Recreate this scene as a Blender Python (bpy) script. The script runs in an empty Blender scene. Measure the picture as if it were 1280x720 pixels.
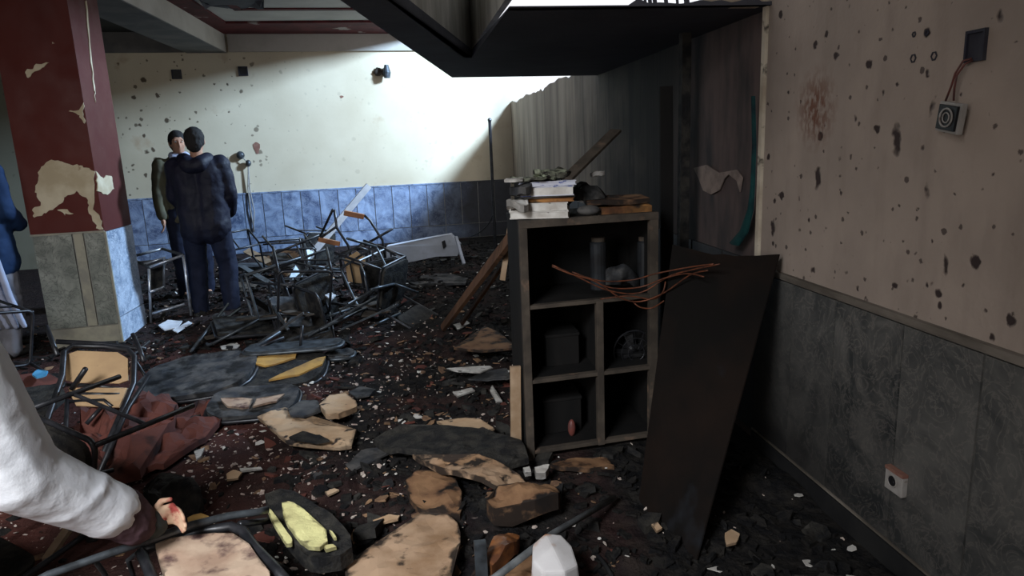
import bpy, bmesh, math, random
import numpy as np
from mathutils import Vector, Matrix, Euler, noise
from mathutils.geometry import delaunay_2d_cdt
SC = bpy.context.scene
COL = SC.collection
random.seed(7)
# ---------------------------------------------------------------- camera
F = 860.0; EYE = 1.5
def _n(v):
    v = np.array(v, float); return v/np.linalg.norm(v)
_v1 = _n((517-640, 183-360, F)); _hz = _n((1, -.04, 0))
_up = _n(np.cross(_v1, _hz))
if _up[1] > 0: _up = -_up
RR = np.array([np.cross(_v1, _up), _v1, _up])
cam_d = bpy.data.cameras.new('camera'); cam = bpy.data.objects.new('camera', cam_d); COL.objects.link(cam)
cam_d.sensor_width = 36; cam_d.lens = F/1280*36; cam_d.clip_start = .05
_m = np.stack([RR@np.array([1, 0, 0]), RR@np.array([0, -1, 0]), RR@np.array([0, 0, -1])], axis=1)
cam.matrix_world = Matrix.Translation((0, 0, EYE)) @ Matrix(_m.tolist()).to_4x4()
SC.camera = cam
# ---------------------------------------------------------------- world, lamps, exposure
SC.view_settings.view_transform = 'Standard'; SC.view_settings.look = 'None'
SC.view_settings.exposure = 0.0; SC.view_settings.gamma = 1; SC.view_settings.use_curve_mapping = False
w = bpy.data.worlds.new('overcast_sky'); SC.world = w; w.use_nodes = True
bg = w.node_tree.nodes['Background']; bg.inputs[0].default_value = (.93, .95, 1, 1); bg.inputs[1].default_value = 1.15
def area(name, loc, target, sx, sy, power, color):
    l = bpy.data.lights.new(name, 'AREA'); l.shape = 'RECTANGLE'; l.size = sx; l.size_y = sy; l.energy = power; l.color = color
    o = bpy.data.objects.new(name, l); COL.objects.link(o); o.location = loc
    o.rotation_euler = (Vector(target)-Vector(loc)).to_track_quat('-Z', 'Y').to_euler(); return o
# daylight falling through the high opening in the right wall
area('stairwell_daylight', (3.45, 8.3, 4.02), (-1.2, 10.6, 1.4), .55, .55, 1000, (.52, .73, 1))
# daylight through the window behind the camera
area('front_window_daylight', (-3.6, -2.3, 2.0), (-1.4, 4, .6), 2.6, 1.5, 62, (1, .93, .86))
_hi = area('foreground_fill', (-1.7, -.4, 2.95), (-1.15, 2.7, .1), 1.2, .9, 66, (.93, .96, 1)); _hi.data.spread = math.radians(88)  # added fill lamp over the left foreground; no window stands here
# ---------------------------------------------------------------- pixel -> point helpers (photograph seen as 1280x720)
def ray(px, py): return RR@np.array([px-640, py-360, F])
def P(px, py, z=0, d=None, x=None):
    r = ray(px, py)
    if d is not None: k = d/r[1]
    elif x is not None: k = x/r[0]
    else: k = (z-EYE)/r[2]
    return Vector((r[0]*k, r[1]*k, EYE+r[2]*k))
BE = Vector((.9939, .1102, 0)); BN = Vector((.1102, -.9939, 0)); B0 = Vector((1.5, 11.3, 0))
def BW(px, py, off=0):
    r = Vector(ray(px, py)); k = (B0.dot(BN)+off)/r.dot(BN); return r*k+Vector((0, 0, EYE))
# ---------------------------------------------------------------- material helpers
class G:
    def __init__(s, name):
        s.m = bpy.data.materials.new(name); s.m.use_nodes = True; s.t = s.m.node_tree; s.n = s.t.nodes; s.p = s.n['Principled BSDF']
        tc = s.n.new('ShaderNodeTexCoord'); s.obj = tc.outputs['Object']
        g = s.n.new('ShaderNodeNewGeometry'); s.pos = g.outputs['Position']; s.nor = g.outputs['Normal']
    def l(s, a, b): s.t.links.new(a, b)
    def setin(s, i, v):
        if isinstance(v, bpy.types.NodeSocket): s.l(v, i)
        elif isinstance(v, (tuple, list)) and len(v) == 3 and i.type == 'RGBA': i.default_value = (*v, 1)
        else: i.default_value = v
    def noise(s, sc, det=4, v=None, dist=0, rough=.55):
        n = s.n.new('ShaderNodeTexNoise'); n.inputs['Scale'].default_value = sc; n.inputs['Detail'].default_value = det
        n.inputs['Distortion'].default_value = dist; n.inputs['Roughness'].default_value = rough; s.l(v or s.obj, n.inputs['Vector']); return n.outputs['Fac']
    def voro(s, sc, v=None, feat='F1', out='Distance'):
        n = s.n.new('ShaderNodeTexVoronoi'); n.feature = feat; n.inputs['Scale'].default_value = sc; s.l(v or s.obj, n.inputs['Vector']); return n.outputs[out]
    def dots(s, sc, r, frac, var, st=None):     # scattered round marks: only some cells of a Voronoi pattern carry one, each of its own size
        n = s.n.new('ShaderNodeTexVoronoi'); n.inputs['Scale'].default_value = sc
        w_ = s.n.new('ShaderNodeVectorMath'); w_.operation = 'ADD'; q = s.n.new('ShaderNodeTexNoise'); q.inputs['Scale'].default_value = sc*2.4; s.l(s.pos, q.inputs['Vector'])
        k = s.n.new('ShaderNodeVectorMath'); k.operation = 'SCALE'; k.inputs['Scale'].default_value = .35/sc; s.l(q.outputs['Color'], k.inputs[0]); s.l(s.vmap(s.pos, st) if st else s.pos, w_.inputs[0]); s.l(k.outputs[0], w_.inputs[1]); s.l(w_.outputs[0], n.inputs['Vector'])
        c = s.n.new('ShaderNodeSeparateColor'); s.l(n.outputs['Color'], c.inputs[0])
        rad = s.math('MULTIPLY', s.math('POWER', c.outputs[1], 3), var); rad = s.math('ADD', rad, r*.5)
        edge = s.math('SUBTRACT', rad, n.outputs['Distance']); return s.math('MULTIPLY', s.mr(edge, -.03, .05), s.math('LESS_THAN', c.outputs[0], frac))
    def math(s, op, a, b=0, c=0, clamp=False):
        n = s.n.new('ShaderNodeMath'); n.operation = op; n.use_clamp = clamp
        for i, x in zip(n.inputs, (a, b, c)): s.setin(i, x)
        return n.outputs[0]
    def mr(s, v, a, b, c=0, d=1):
        n = s.n.new('ShaderNodeMapRange'); s.setin(n.inputs[0], v)
        for i, x in zip(n.inputs[1:5], (a, b, c, d)): i.default_value = x
        return n.outputs[0]
    def mix(s, f, a, b, mode='MIX'):
        n = s.n.new('ShaderNodeMix'); n.data_type = 'RGBA'; n.blend_type = mode
        s.setin(n.inputs[0], f); s.setin(n.inputs[6], a); s.setin(n.inputs[7], b); return n.outputs[2]
    def sep(s, v):
        n = s.n.new('ShaderNodeSeparateXYZ'); s.l(v, n.inputs[0]); return n.outputs
    def vmap(s, v, scale=(1, 1, 1), loc=(0, 0, 0)):
        n = s.n.new('ShaderNodeMapping'); s.l(v, n.inputs[0]); n.inputs['Scale'].default_value = scale; n.inputs['Location'].default_value = loc; return n.outputs[0]
    def rnd(s): return s.n.new('ShaderNodeObjectInfo').outputs['Random']
    def rvec(s, v, k=40):
        n = s.n.new('ShaderNodeVectorMath'); n.operation = 'ADD'; c = s.n.new('ShaderNodeCombineXYZ'); r = s.math('MULTIPLY', s.rnd(), k)
        for i in c.inputs: s.l(r, i)
        s.l(v, n.inputs[0]); s.l(c.outputs[0], n.inputs[1]); return n.outputs[0]
    def bump(s, h, strength=.4, dist=.01):
        n = s.n.new('ShaderNodeBump'); n.inputs['Strength'].default_value = strength; n.inputs['Distance'].default_value = dist; s.l(h, n.inputs['Height']); s.l(n.outputs[0], s.p.inputs['Normal'])
    def out(s, col, rough=.8, metal=0, spec=.4):
        s.setin(s.p.inputs['Base Color'], col); s.setin(s.p.inputs['Roughness'], rough); s.setin(s.p.inputs['Metallic'], metal); s.p.inputs['Specular IOR Level'].default_value = spec; return s.m
def simple(name, a, b, sc=12, lo=.4, hi=.62, rough=.8, metal=0, bump=.3, bd=.004, c=None, csc=30, clo=.62, chi=.7, spec=.25, stretch=None, scorch=0):
    g = G(name); v = g.rvec(g.obj)
    if stretch: v = g.vmap(v, stretch)
    n = g.noise(sc, 6, v); col = g.mix(g.mr(n, lo, hi), a, b)
    if c: col = g.mix(g.mr(g.noise(csc, 4, v), clo, chi), col, c)
    if scorch:      # burnt black along the broken edge of the piece
        at = g.n.new('ShaderNodeAttribute'); at.attribute_name = 'rim'
        q = g.math('ADD', at.outputs['Fac'], g.mr(g.noise(16, 5, g.rvec(g.obj)), .3, .7, -.45, .35)); col = g.mix(g.mr(q, .45, .95, 0, scorch), col, (.014, .011, .010))
    if bump: g.bump(g.noise(sc*4, 5, v), bump, bd)
    return g.out(col, rough, metal, spec)
# ---------------------------------------------------------------- mesh helpers
class MB:
    def __init__(s): s.v = []; s.f = []; s.rim = []
    def add(s, vs, fs):
        o = len(s.v); s.v += [Vector(v) for v in vs]; s.f += [tuple(i+o for i in f) for f in fs]; return s
    def box(s, lo, hi, e=None):
        x0, y0, z0 = lo; x1, y1, z1 = hi
        return s.add([(x0,y0,z0),(x1,y0,z0),(x1,y1,z0),(x0,y1,z0),(x0,y0,z1),(x1,y0,z1),(x1,y1,z1),(x0,y1,z1)],
                     [(0,3,2,1),(4,5,6,7),(0,1,5,4),(1,2,6,5),(2,3,7,6),(3,0,4,7)])
    def hexa(s, p8): return s.add(p8, [(0,3,2,1),(4,5,6,7),(0,1,5,4),(1,2,6,5),(2,3,7,6),(3,0,4,7)])
    def obox(s, c, ex, ey, ez):      # centre and three half-axis vectors
        c = Vector(c); ex = Vector(ex); ey = Vector(ey); ez = Vector(ez)
        return s.hexa([c-ex-ey-ez, c+ex-ey-ez, c+ex+ey-ez, c-ex+ey-ez, c-ex-ey+ez, c+ex-ey+ez, c+ex+ey+ez, c-ex+ey+ez])
    def bar(s, a, b, w, h, up=(0, 0, 1)):
        a = Vector(a); b = Vector(b); d = (b-a); x = d.normalized(); u = Vector(up)
        if abs(x.dot(u)) > .95: u = Vector((0, 1, 0))
        y = u.cross(x).normalized(); z = x.cross(y)
        return s.obox((a+b)/2, d/2, y*w/2, z*h/2)
    def tube(s, pts, r, seg=8, closed=False):
        pts = [Vector(p) for p in pts]; n = len(pts); rs = r if isinstance(r, (list, tuple)) else [r]*n
        rings = []; up = Vector((.13, .31, .94))
        for i, p in enumerate(pts):
            a = pts[i-1] if (i > 0 or closed) else p; b = pts[(i+1) % n] if (i < n-1 or closed) else p
            t = (b-a).normalized(); u = (up-t*up.dot(t))
            if u.length < 1e-3: u = Vector((1, 0, 0))-t*t.x
            u.normalize(); up = u; w_ = t.cross(u)
            rings.append([p+(u*math.cos(k*2*math.pi/seg)+w_*math.sin(k*2*math.pi/seg))*rs[i] for k in range(seg)])
        fs = []; m = n if closed else n-1
        for i in range(m):
            for k in range(seg):
                j = (i+1) % n; fs.append((i*seg+k, i*seg+(k+1) % seg, j*seg+(k+1) % seg, j*seg+k))
        if not closed: fs += [tuple(range(seg))[::-1], tuple((n-1)*seg+k for k in range(seg))]
        return s.add([v for rg in rings for v in rg], fs)
    def prism(s, poly, th):          # planar polygon (3-D points) pushed along vector th
        poly = [Vector(p) for p in poly]; th = Vector(th); n = len(poly)
        return s.add(poly+[p+th for p in poly], [tuple(range(n))[::-1], tuple(range(n, 2*n))]+[(i, (i+1) % n, n+(i+1) % n, n+i) for i in range(n)])
    def ell(s, c, r, rot=None, nu=14, nv=9, nz=0, seed=0):
        c = Vector(c); vs = []; fs = []; M = (rot.to_matrix() if rot else Matrix.Identity(3)); r = r if hasattr(r, '__len__') else (r, r, r)
        for j in range(nv+1):
            th = math.pi*j/nv
            for i in range(nu):
                ph = 2*math.pi*i/nu; q = Vector((math.sin(th)*math.cos(ph), math.sin(th)*math.sin(ph), math.cos(th)))
                k = 1+nz*noise.noise(q*2.2+Vector((seed, 0, 0)))+nz*.5*noise.noise(q*6+Vector((seed, 3, 0))) if nz else 1
                vs.append(c+M@Vector((q.x*r[0]*k, q.y*r[1]*k, q.z*r[2]*k)))
        for j in range(nv):
            for i in range(nu): fs.append((j*nu+i, (j+1)*nu+i, (j+1)*nu+(i+1) % nu, j*nu+(i+1) % nu))
        return s.add(vs, fs)
    def plate(s, pts, th=.01, jag=.01, crump=.01, rings=4, per=4, seed=0, dome=0, up=(0, 0, 1), rim=0):
        # sheet with a ragged outline, crumpled top and real thickness
        up = Vector(up).normalized(); pts = [Vector(p) for p in pts]; out = []
        for i, p in enumerate(pts):
            q = pts[(i+1) % len(pts)]
            for k in range(per):
                t = k/per; b = p.lerp(q, t); nv = noise.noise_vector(b*23+Vector((seed, 0, seed))); out.append(b+nv*jag*(1 if k else .5))
        n = len(out); c = sum(out, Vector())/n; ax = (out[0]-c); ax = (ax-up*ax.dot(up)).normalized(); ay = up.cross(ax)
        uv = [Vector(((p-c).dot(ax), (p-c).dot(ay))) for p in out]; hts = [(p-c).dot(up) for p in out]
        w_ = max(u.x for u in uv)-min(u.x for u in uv); h_ = max(u.y for u in uv)-min(u.y for u in uv); st = math.sqrt(max(w_*h_, 1e-6))/(rings*3.2)
        rnd = random.Random(int(seed*7+n)); pts2 = list(uv); x0 = min(u.x for u in uv); y0 = min(u.y for u in uv)
        # least-squares plane through the outline heights
        A = np.array([[u.x, u.y, 1] for u in uv]); kx, ky, k0 = np.linalg.lstsq(A, np.array(hts), rcond=None)[0]
        for i in range(int(w_/st)+1):
            for j in range(int(h_/st)+1):
                p = Vector((x0+(i+rnd.uniform(.2, .8))*st, y0+(j+rnd.uniform(.2, .8))*st)); ins = False
                for a_ in range(n):
                    q, r = uv[a_], uv[(a_+1) % n]
                    if (q.y > p.y) != (r.y > p.y) and p.x < (r.x-q.x)*(p.y-q.y)/(r.y-q.y)+q.x: ins = not ins
                if ins and min((p-q).length for q in uv) > st*.45: pts2.append(p)
        co, ed, fa, _, _, _ = delaunay_2d_cdt(pts2, [(i, (i+1) % n) for i in range(n)], [tuple(range(n))], 1, 1e-6, False)
        sc_ = max(w_, h_)*.5; vt = []; vb = []
        for i, u in enumerate(co):
            base = c+ax*u.x+ay*u.y+up*(hts[i] if i < n and len(co) >= n and (co[i]-uv[i]).length < 1e-5 else kx*u.x+ky*u.y+k0)
            h = noise.noise(base*7+Vector((seed*3.1, 1, 0)))*crump+noise.noise(base*19+Vector((seed, 5, 0)))*crump*.5; f = min(1, u.length/sc_); e = dome*(1-f*f)
            vt.append(base+up*(h+th+e)); vb.append(base+up*(h+e*.9))
        m = len(vt); cnt = {}
        for f_ in fa:
            for i in range(len(f_)):
                e_ = (f_[i], f_[(i+1) % len(f_)]); cnt[e_] = 1
        fs = [tuple(f_) for f_ in fa]+[tuple(i+m for i in f_[::-1]) for f_ in fa]+[(b_, a_, a_+m, b_+m) for a_, b_ in cnt if (b_, a_) not in cnt]
        o_ = len(s.v); s.rim += [o_+i for i in range(n)]+[o_+m+i for i in range(n)]
        return s.add(vt+vb, fs)
    def build(s, name, mat, parent=None, smooth=False, bevel=0, mods=None, origin=None):
        if parent is not None: o0 = wl(parent)
        elif origin is not None: o0 = Vector(origin)
        else:
            zs = min(v.z for v in s.v); o0 = Vector((sum(v.x for v in s.v)/len(s.v), sum(v.y for v in s.v)/len(s.v), zs))
        me = bpy.data.meshes.new(name); me.from_pydata([v-o0 for v in s.v], [], s.f)
        bm = bmesh.new(); bm.from_mesh(me); bmesh.ops.recalc_face_normals(bm, faces=bm.faces)
        if bevel: bmesh.ops.bevel(bm, geom=bm.edges[:], offset=bevel, segments=2, affect='EDGES', profile=.6)
        bm.to_mesh(me); bm.free()
        if smooth:
            for p in me.polygons: p.use_smooth = True
        if s.rim and not bevel:
            at = me.attributes.new('rim', 'FLOAT', 'POINT')
            for i in s.rim: at.data[i].value = 1.0
        me.materials.append(mat); o = bpy.data.objects.new(name, me); COL.objects.link(o)
        if parent is not None: o.parent = parent
        else: o.location = o0
        if mods:
            for t, kw in mods:
                md = o.modifiers.new(t.lower(), t)
                for k, v in kw.items(): setattr(md, k, v)
            dg = bpy.context.evaluated_depsgraph_get(); dg.update(); nm = bpy.data.meshes.new_from_object(o.evaluated_get(dg)); o.modifiers.clear(); o.data = nm
            if smooth:
                for p in nm.polygons: p.use_smooth = True
        return o
def wl(o):
    v = Vector(o.location)
    while o.parent: o = o.parent; v = v+Vector(o.location)
    return v
def tag(o, label=None, cat=None, group=None, kind=None):
    if label: o['label'] = label
    if cat: o['category'] = cat
    if group: o['group'] = group
    if kind: o['kind'] = kind
    return o
def thing(name, label, cat, loc, group=None):
    o = bpy.data.objects.new(name, None); o.empty_display_size = .05; COL.objects.link(o); o.location = loc; return tag(o, label, cat, group)
def struct(name, mb, mat, label=None, parent=None, cat=None, **k):
    o = mb.build(name, mat, parent, origin=(0, 0, 0) if parent is None else None, **k)
    if parent is None: o['kind'] = 'structure'
    if label: o['label'] = label
    if cat: o['category'] = cat
    return o
def copy_tree(o, parent=None, depth=0):
    c = o.copy(); COL.objects.link(c)
    if parent: c.parent = parent
    for ch in list(o.children): copy_tree(ch, c)
    return c
_tex = {}
def cloudtex(size):
    if size not in _tex:
        t = bpy.data.textures.new('cloud_relief', 'CLOUDS'); t.noise_scale = size; t.noise_depth = 3; _tex[size] = t
    return _tex[size]
# ---------------------------------------------------------------- materials
def soot(g, col, fac, c=(.012, .011, .011)): return g.mix(fac, col, c)  # mixes toward near-black, for soot and for other darkening
def m_wall_right():
    g = G('pockmarked_cream_plaster'); X, Y, Z = g.sep(g.pos)
    base = g.mix(g.mr(g.noise(1.6, 5, g.pos), .35, .7), (.42, .34, .285), (.29, .235, .20))
    base = g.mix(g.mr(g.noise(9, 5, g.vmap(g.pos, (1, 1, .25))), .5, .75, 0, .35), base, (.22, .17, .14))
    # pock marks
    f = 0
    m1 = g.math('MAXIMUM', g.dots(15, .10, .5, .26), g.dots(9, .06, .22, .24, (1, 1, .45)))
    m2 = g.math('MULTIPLY', g.dots(34, .22, .42, .30), .8)
    holes = g.math('MAXIMUM', m1, m2); col = g.mix(holes, base, (.045, .03, .028))
    # rusty spatter stain around (1.55, 2.56, 1.58)
    dy = g.math('SUBTRACT', Y, 2.56); dz = g.math('SUBTRACT', Z, 1.58)
    rad = g.math('SQRT', g.math('ADD', g.math('MULTIPLY', g.math('MULTIPLY', dy, dy), .9), g.math('MULTIPLY', g.math('MULTIPLY', dz, dz), .75)))
    nn = g.noise(42, 6, g.vmap(g.pos, (1, 1, .55)), 0); st = g.math('MULTIPLY', g.mr(rad, .04, .15, 1, 0), g.mr(nn, .40, .56))
    col = g.mix(g.math('MULTIPLY', st, .9), col, (.16, .062, .035))
    # soot: past the broken edge at y=2.97, and low down by the burnt corner
    lim = g.math('ADD', Y, g.mr(g.noise(5, 4, g.pos), 0, 1, -.09, .09))
    far = g.math('MULTIPLY', g.mr(lim, 2.72, 3.05, .0, .3), 1); 
    n3 = g.mr(g.noise(3, 5, g.vmap(g.pos, (1, 1, .4))), .3, .7, -.5, .5)
    low = g.mr(g.math('ADD', Z, g.math('MULTIPLY', n3, .4)), .05, .5, .5, 0); low = g.math('MULTIPLY', low, g.mr(Y, 1.4, 2.6, 0, 1))
    col = soot(g, col, g.math('MAXIMUM', far, low))
    g.bump(g.math('SUBTRACT', g.noise(60, 4, g.pos), g.math('MULTIPLY', holes, 2.2)), .35, .006)
    return g.out(col, .85)
def m_wall_far():
    g = G('sooty_plaster_streaked_by_water'); X, Y, Z = g.sep(g.pos)
    v = g.vmap(g.pos, (1, 1, .16))
    base = g.mix(g.mr(g.noise(3.5, 6, v), .35, .7), (.46, .39, .31), (.21, .17, .135))
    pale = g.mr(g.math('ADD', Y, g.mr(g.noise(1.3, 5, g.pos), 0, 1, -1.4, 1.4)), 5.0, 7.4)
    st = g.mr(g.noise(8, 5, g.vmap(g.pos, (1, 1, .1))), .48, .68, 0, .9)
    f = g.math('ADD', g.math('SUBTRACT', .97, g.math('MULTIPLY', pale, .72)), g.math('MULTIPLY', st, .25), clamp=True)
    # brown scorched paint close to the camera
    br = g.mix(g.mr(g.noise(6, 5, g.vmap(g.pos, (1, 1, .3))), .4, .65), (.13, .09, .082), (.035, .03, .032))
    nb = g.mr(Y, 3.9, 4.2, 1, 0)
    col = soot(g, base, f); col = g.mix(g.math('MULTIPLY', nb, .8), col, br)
    g.bump(g.noise(30, 5, v), .4, .006)
    return g.out(col, .8)
def m_wall_back():
    g = G('cream_plaster_with_shrapnel_holes'); X, Y, Z = g.sep(g.pos)
    base = g.mix(g.mr(g.noise(.9, 5, g.pos), .3, .7), (.66, .58, .43), (.52, .44, .31))
    m = g.dots(6.5, .14, .6, .20)
    m2 = g.math('MULTIPLY', g.dots(11, .16, .5, .22), .85)
    lf = g.mr(X, -1.6, -2.6, .15, 1); col = g.mix(g.math('MULTIPLY', g.math('MAXIMUM', m, m2), lf), base, (.10, .07, .045))
    st = g.math('MULTIPLY', g.mr(g.noise(2.6, 5, g.pos), .62, .75, 0, .5), 1); col = g.mix(st, col, (.36, .22, .12))
    dk = g.mr(g.math('ADD', X, g.mr(g.noise(2, 4, g.pos), 0, 1, -.2, .2)), .9, 1.45, 0, .55); col = soot(g, col, dk, (.06, .055, .05))  # plaster darkens toward the right corner
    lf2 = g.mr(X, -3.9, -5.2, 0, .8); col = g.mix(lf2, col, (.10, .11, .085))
    g.bump(g.noise(30, 4, g.pos), .2, .004)
    return g.out(col, .8)
def m_marble(name, a, b, c, sc=2.4, rough=.35, dark=0, vein=.5):
    g = G(name); v = g.rvec(g.pos); n = g.noise(sc, 8, v, 1.2, .62); col = g.mix(g.mr(n, .36, .64), a, b)
    n2 = g.noise(sc*2.2, 6, v, 2.5); vn = g.mr(g.math('ABSOLUTE', g.math('SUBTRACT', n2, .5)), 0, .035, vein, 0); col = g.mix(vn, col, c)
    col = g.mix(g.mr(g.rnd(), 0, 1, 0, .25), col, a)
    if name.startswith('blue_grey'):
        X, Y, Z = g.sep(g.pos); col = soot(g, col, g.mr(g.math('ADD', X, g.mr(g.noise(2.2, 5, g.pos), 0, 1, -.35, .35)), .1, .9, 0, .93), (.03, .027, .026))  # sooty darkening toward the right corner, partly standing in for its shade
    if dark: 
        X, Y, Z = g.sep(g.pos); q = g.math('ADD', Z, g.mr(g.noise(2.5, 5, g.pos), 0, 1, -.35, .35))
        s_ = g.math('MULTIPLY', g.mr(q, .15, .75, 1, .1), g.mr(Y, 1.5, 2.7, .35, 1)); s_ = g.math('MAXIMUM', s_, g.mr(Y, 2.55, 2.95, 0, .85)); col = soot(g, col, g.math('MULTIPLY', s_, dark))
    g.bump(g.noise(40, 3, v), .08, .002)
    return g.out(col, rough, 0, .45)
M = {}
M['wall_r'] = m_wall_right(); M['wall_f'] = m_wall_far(); M['wall_b'] = m_wall_back()
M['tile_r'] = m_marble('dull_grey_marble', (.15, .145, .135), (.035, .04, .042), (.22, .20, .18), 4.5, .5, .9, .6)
M['tile_b'] = m_marble('blue_grey_marble', (.06, .085, .16), (.30, .38, .54), (.4, .46, .56), 3.6, .45)
M['tile_f'] = m_marble('smoked_grey_marble', (.035, .035, .038), (.018, .018, .018), (.05, .05, .05), 3, .6)
M['tile_p'] = m_marble('green_grey_marble', (.13, .145, .125), (.32, .335, .29), (.06, .065, .06), 4.5, .45, 0, .8)
M['tile_s'] = m_marble('marble_with_blue_daylight', (.46, .54, .66), (.16, .22, .32), (.7, .76, .84), 5.5, .4, 0, .8)  # pillar-side marble with the bluish daylight on it mixed into the colour
M['tile_trim'] = simple('cream_marble_strip', (.36, .34, .26), (.25, .24, .2), 9, rough=.5)
M['grout'] = simple('pale_grout', (.32, .31, .28), (.24, .23, .21), 30)
M['grout_dark'] = simple('sooty_grout', (.16, .15, .13), (.08, .075, .07), 30)
M['dado'] = simple('brown_stained_dado_strip', (.22, .19, .16), (.10, .085, .07), 8, stretch=(1, .3, 1))
M['skirt'] = simple('blackened_skirting', (.012, .012, .013), (.02, .02, .02), 5)
def m_ceiling():
    g = G('mottled_white_ceiling_dark_left'); X, Y, Z = g.sep(g.pos)
    col = g.mix(g.mr(g.noise(1.2, 5, g.pos), .35, .65), (.42, .40, .37), (.58, .56, .52))
    s_ = g.mr(g.math('ADD', X, g.mr(g.noise(1.5, 5, g.pos), 0, 1, -.8, .8)), -2.9, -3.4); col = soot(g, col, g.math('MULTIPLY', s_, .96), (.02, .02, .018))  # near-black left of the beam
    return g.out(col, .8)
M['ceil'] = m_ceiling()
M['ceil_red'] = simple('maroon_ceiling_moulding_paint', (.10, .018, .02), (.06, .012, .014), 5, c=(.3, .26, .24), csc=2.4, clo=.64, chi=.68)
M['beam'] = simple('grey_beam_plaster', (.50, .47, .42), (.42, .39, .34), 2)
M['beam_dark'] = simple('dark_grey_beam_plaster', (.14, .14, .14), (.20, .19, .18), 3)  # darker version of the beam plaster, for underside and left band
def m_pillar():
    g = G('oxblood_gloss_paint_on_concrete'); X, Y, Z = g.sep(g.pos)
    col = g.mix(g.mr(g.noise(2.5, 5, g.vmap(g.pos, (1, 1, .3))), .35, .7), (.105, .015, .009), (.085, .012, .009))
    chips = g.math('MULTIPLY', g.mr(g.noise(7, 4, g.vmap(g.pos, (1.6, 1, 2.4))), .735, .75), 1); col = g.mix(chips, col, (.55, .48, .36))
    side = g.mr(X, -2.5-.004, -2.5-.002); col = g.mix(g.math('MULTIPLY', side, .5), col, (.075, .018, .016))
    g.bump(g.noise(14, 4, g.pos), .15, .004)
    return g.out(col, g.mr(g.noise(5, 3, g.pos), .3, .7, .5, .7), 0, .25)
M['pillar'] = m_pillar()
M['patch'] = simple('bare_cream_plaster', (.66, .58, .42), (.50, .41, .27), 5, c=(.3, .2, .12), csc=14, clo=.66, chi=.74, bump=.5)
def m_slab():
    g = G('soot_blackened_concrete'); n = g.noise(2.2, 6, g.pos); col = g.mix(g.mr(n, .35, .7), (.045, .046, .058), (.075, .077, .095)); g.bump(g.noise(12, 6, g.pos), .4, .01); return g.out(col, .8)  # soot black lifted to blue-grey; smoke haze is put into the colour
M['slab'] = m_slab()
def m_fascia():
    g = G('smoke_streaked_grey_plaster'); X, Y, Z = g.sep(g.pos); n = g.noise(6, 6, g.vmap(g.pos, (1, 1, .3)))
    col = g.mix(g.mr(n, .3, .7), (.62, .60, .54), (.30, .28, .23)); f = g.mr(g.math('ADD', Y, g.mr(n, 0, 1, -.8, .8)), 3.0, 4.2, 0, .35); return g.out(soot(g, col, f, (.05, .045, .035)), .8)
M['fascia'] = m_fascia()
M['cream'] = simple('scorched_cream_plaster_edge', (.62, .55, .44), (.40, .33, .25), 5, c=(.03, .025, .02), csc=9, clo=.6, chi=.68)
def m_floor():
    g = G('charred_maroon_carpet'); X, Y, Z = g.sep(g.pos)
    red = g.mix(g.mr(g.noise(5, 5, g.pos), .35, .7), (.10, .038, .030), (.05, .022, .019))
    blk = g.mix(g.mr(g.noise(14, 5, g.pos), .4, .7), (.010, .010, .011), (.028, .025, .022))
    # the fire was under the stairs at the right; the carpet survives to the left
    f = g.math('ADD', g.mr(X, -1.7, -.4, -.2, .85), g.mr(g.noise(1.1, 6, g.pos), .3, .7, -.35, .5), clamp=True)
    f = g.math('MAXIMUM', f, g.mr(Y, 4.6, 6.0, 0, .85)); f = g.math('MAXIMUM', f, g.mr(X, .3, .8, 0, 1))
    col = g.mix(f, red, blk); crumbs = g.mr(g.noise(48, 3, g.pos), .66, .74); col = g.mix(g.math('MULTIPLY', crumbs, g.mr(X, .6, -.4, .05, .55)), col, (.34, .27, .24))
    g.bump(g.noise(30, 6, g.pos), .9, .02)
    return g.out(col, .95, 0, .08)
M['floor'] = m_floor()
M['ash'] = simple('black_ash', (.009, .009, .010), (.022, .02, .018), 20, bump=.8, bd=.01, rough=.95, spec=.12)
M['steel'] = simple('black_burnt_steel', (.016, .017, .020), (.035, .035, .04), 18, rough=.38, metal=.35, spec=.6, bump=.15)
M['steel_pale'] = simple('bare_grey_steel', (.62, .66, .72), (.42, .45, .5), 20, rough=.28, metal=.7, bump=.1)
M['steel_dull'] = simple('dull_grey_steel', (.10, .115, .13), (.05, .055, .06), 14, rough=.4, metal=.5, bump=.1)
M['ply'] = simple('tan_fibreboard', (.52, .35, .19), (.44, .29, .16), 6, c=(.12, .06, .035), csc=22, clo=.66, chi=.78, bump=.1)
M['ply_dirty'] = simple('stained_tan_board', (.50, .37, .27), (.36, .24, .17), 7, c=(.10, .055, .05), csc=12, clo=.53, chi=.68, bump=.2, scorch=0.6)
M['tan'] = simple('scorched_tan_board', (.46, .31, .20), (.30, .18, .10), 6, c=(.02, .015, .012), csc=9, clo=.58, chi=.66, bump=.4, scorch=0.95)
M['tan_dark'] = simple('scorched_brown_board', (.26, .145, .075), (.13, .065, .035), 7, c=(.012, .01, .009), csc=7, clo=.54, chi=.63, bump=.4, scorch=0.95)
M['card'] = simple('cream_cardboard', (.60, .43, .28), (.48, .31, .18), 5, c=(.04, .03, .028), csc=8, clo=.6, chi=.64, scorch=0.6)
M['foam_y'] = simple('pale_yellow_foam', (.74, .70, .33), (.60, .54, .25), 8, c=(.12, .10, .05), csc=16, clo=.64, chi=.75, bump=.6, bd=.008, scorch=0.6)
M['foam_o'] = simple('ochre_foam', (.50, .29, .08), (.32, .19, .07), 8, bump=.5)
M['char'] = simple('charred_vinyl', (.012, .012, .013), (.04, .037, .032), 16, bump=.8, bd=.008, rough=.75, spec=.2)
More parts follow.
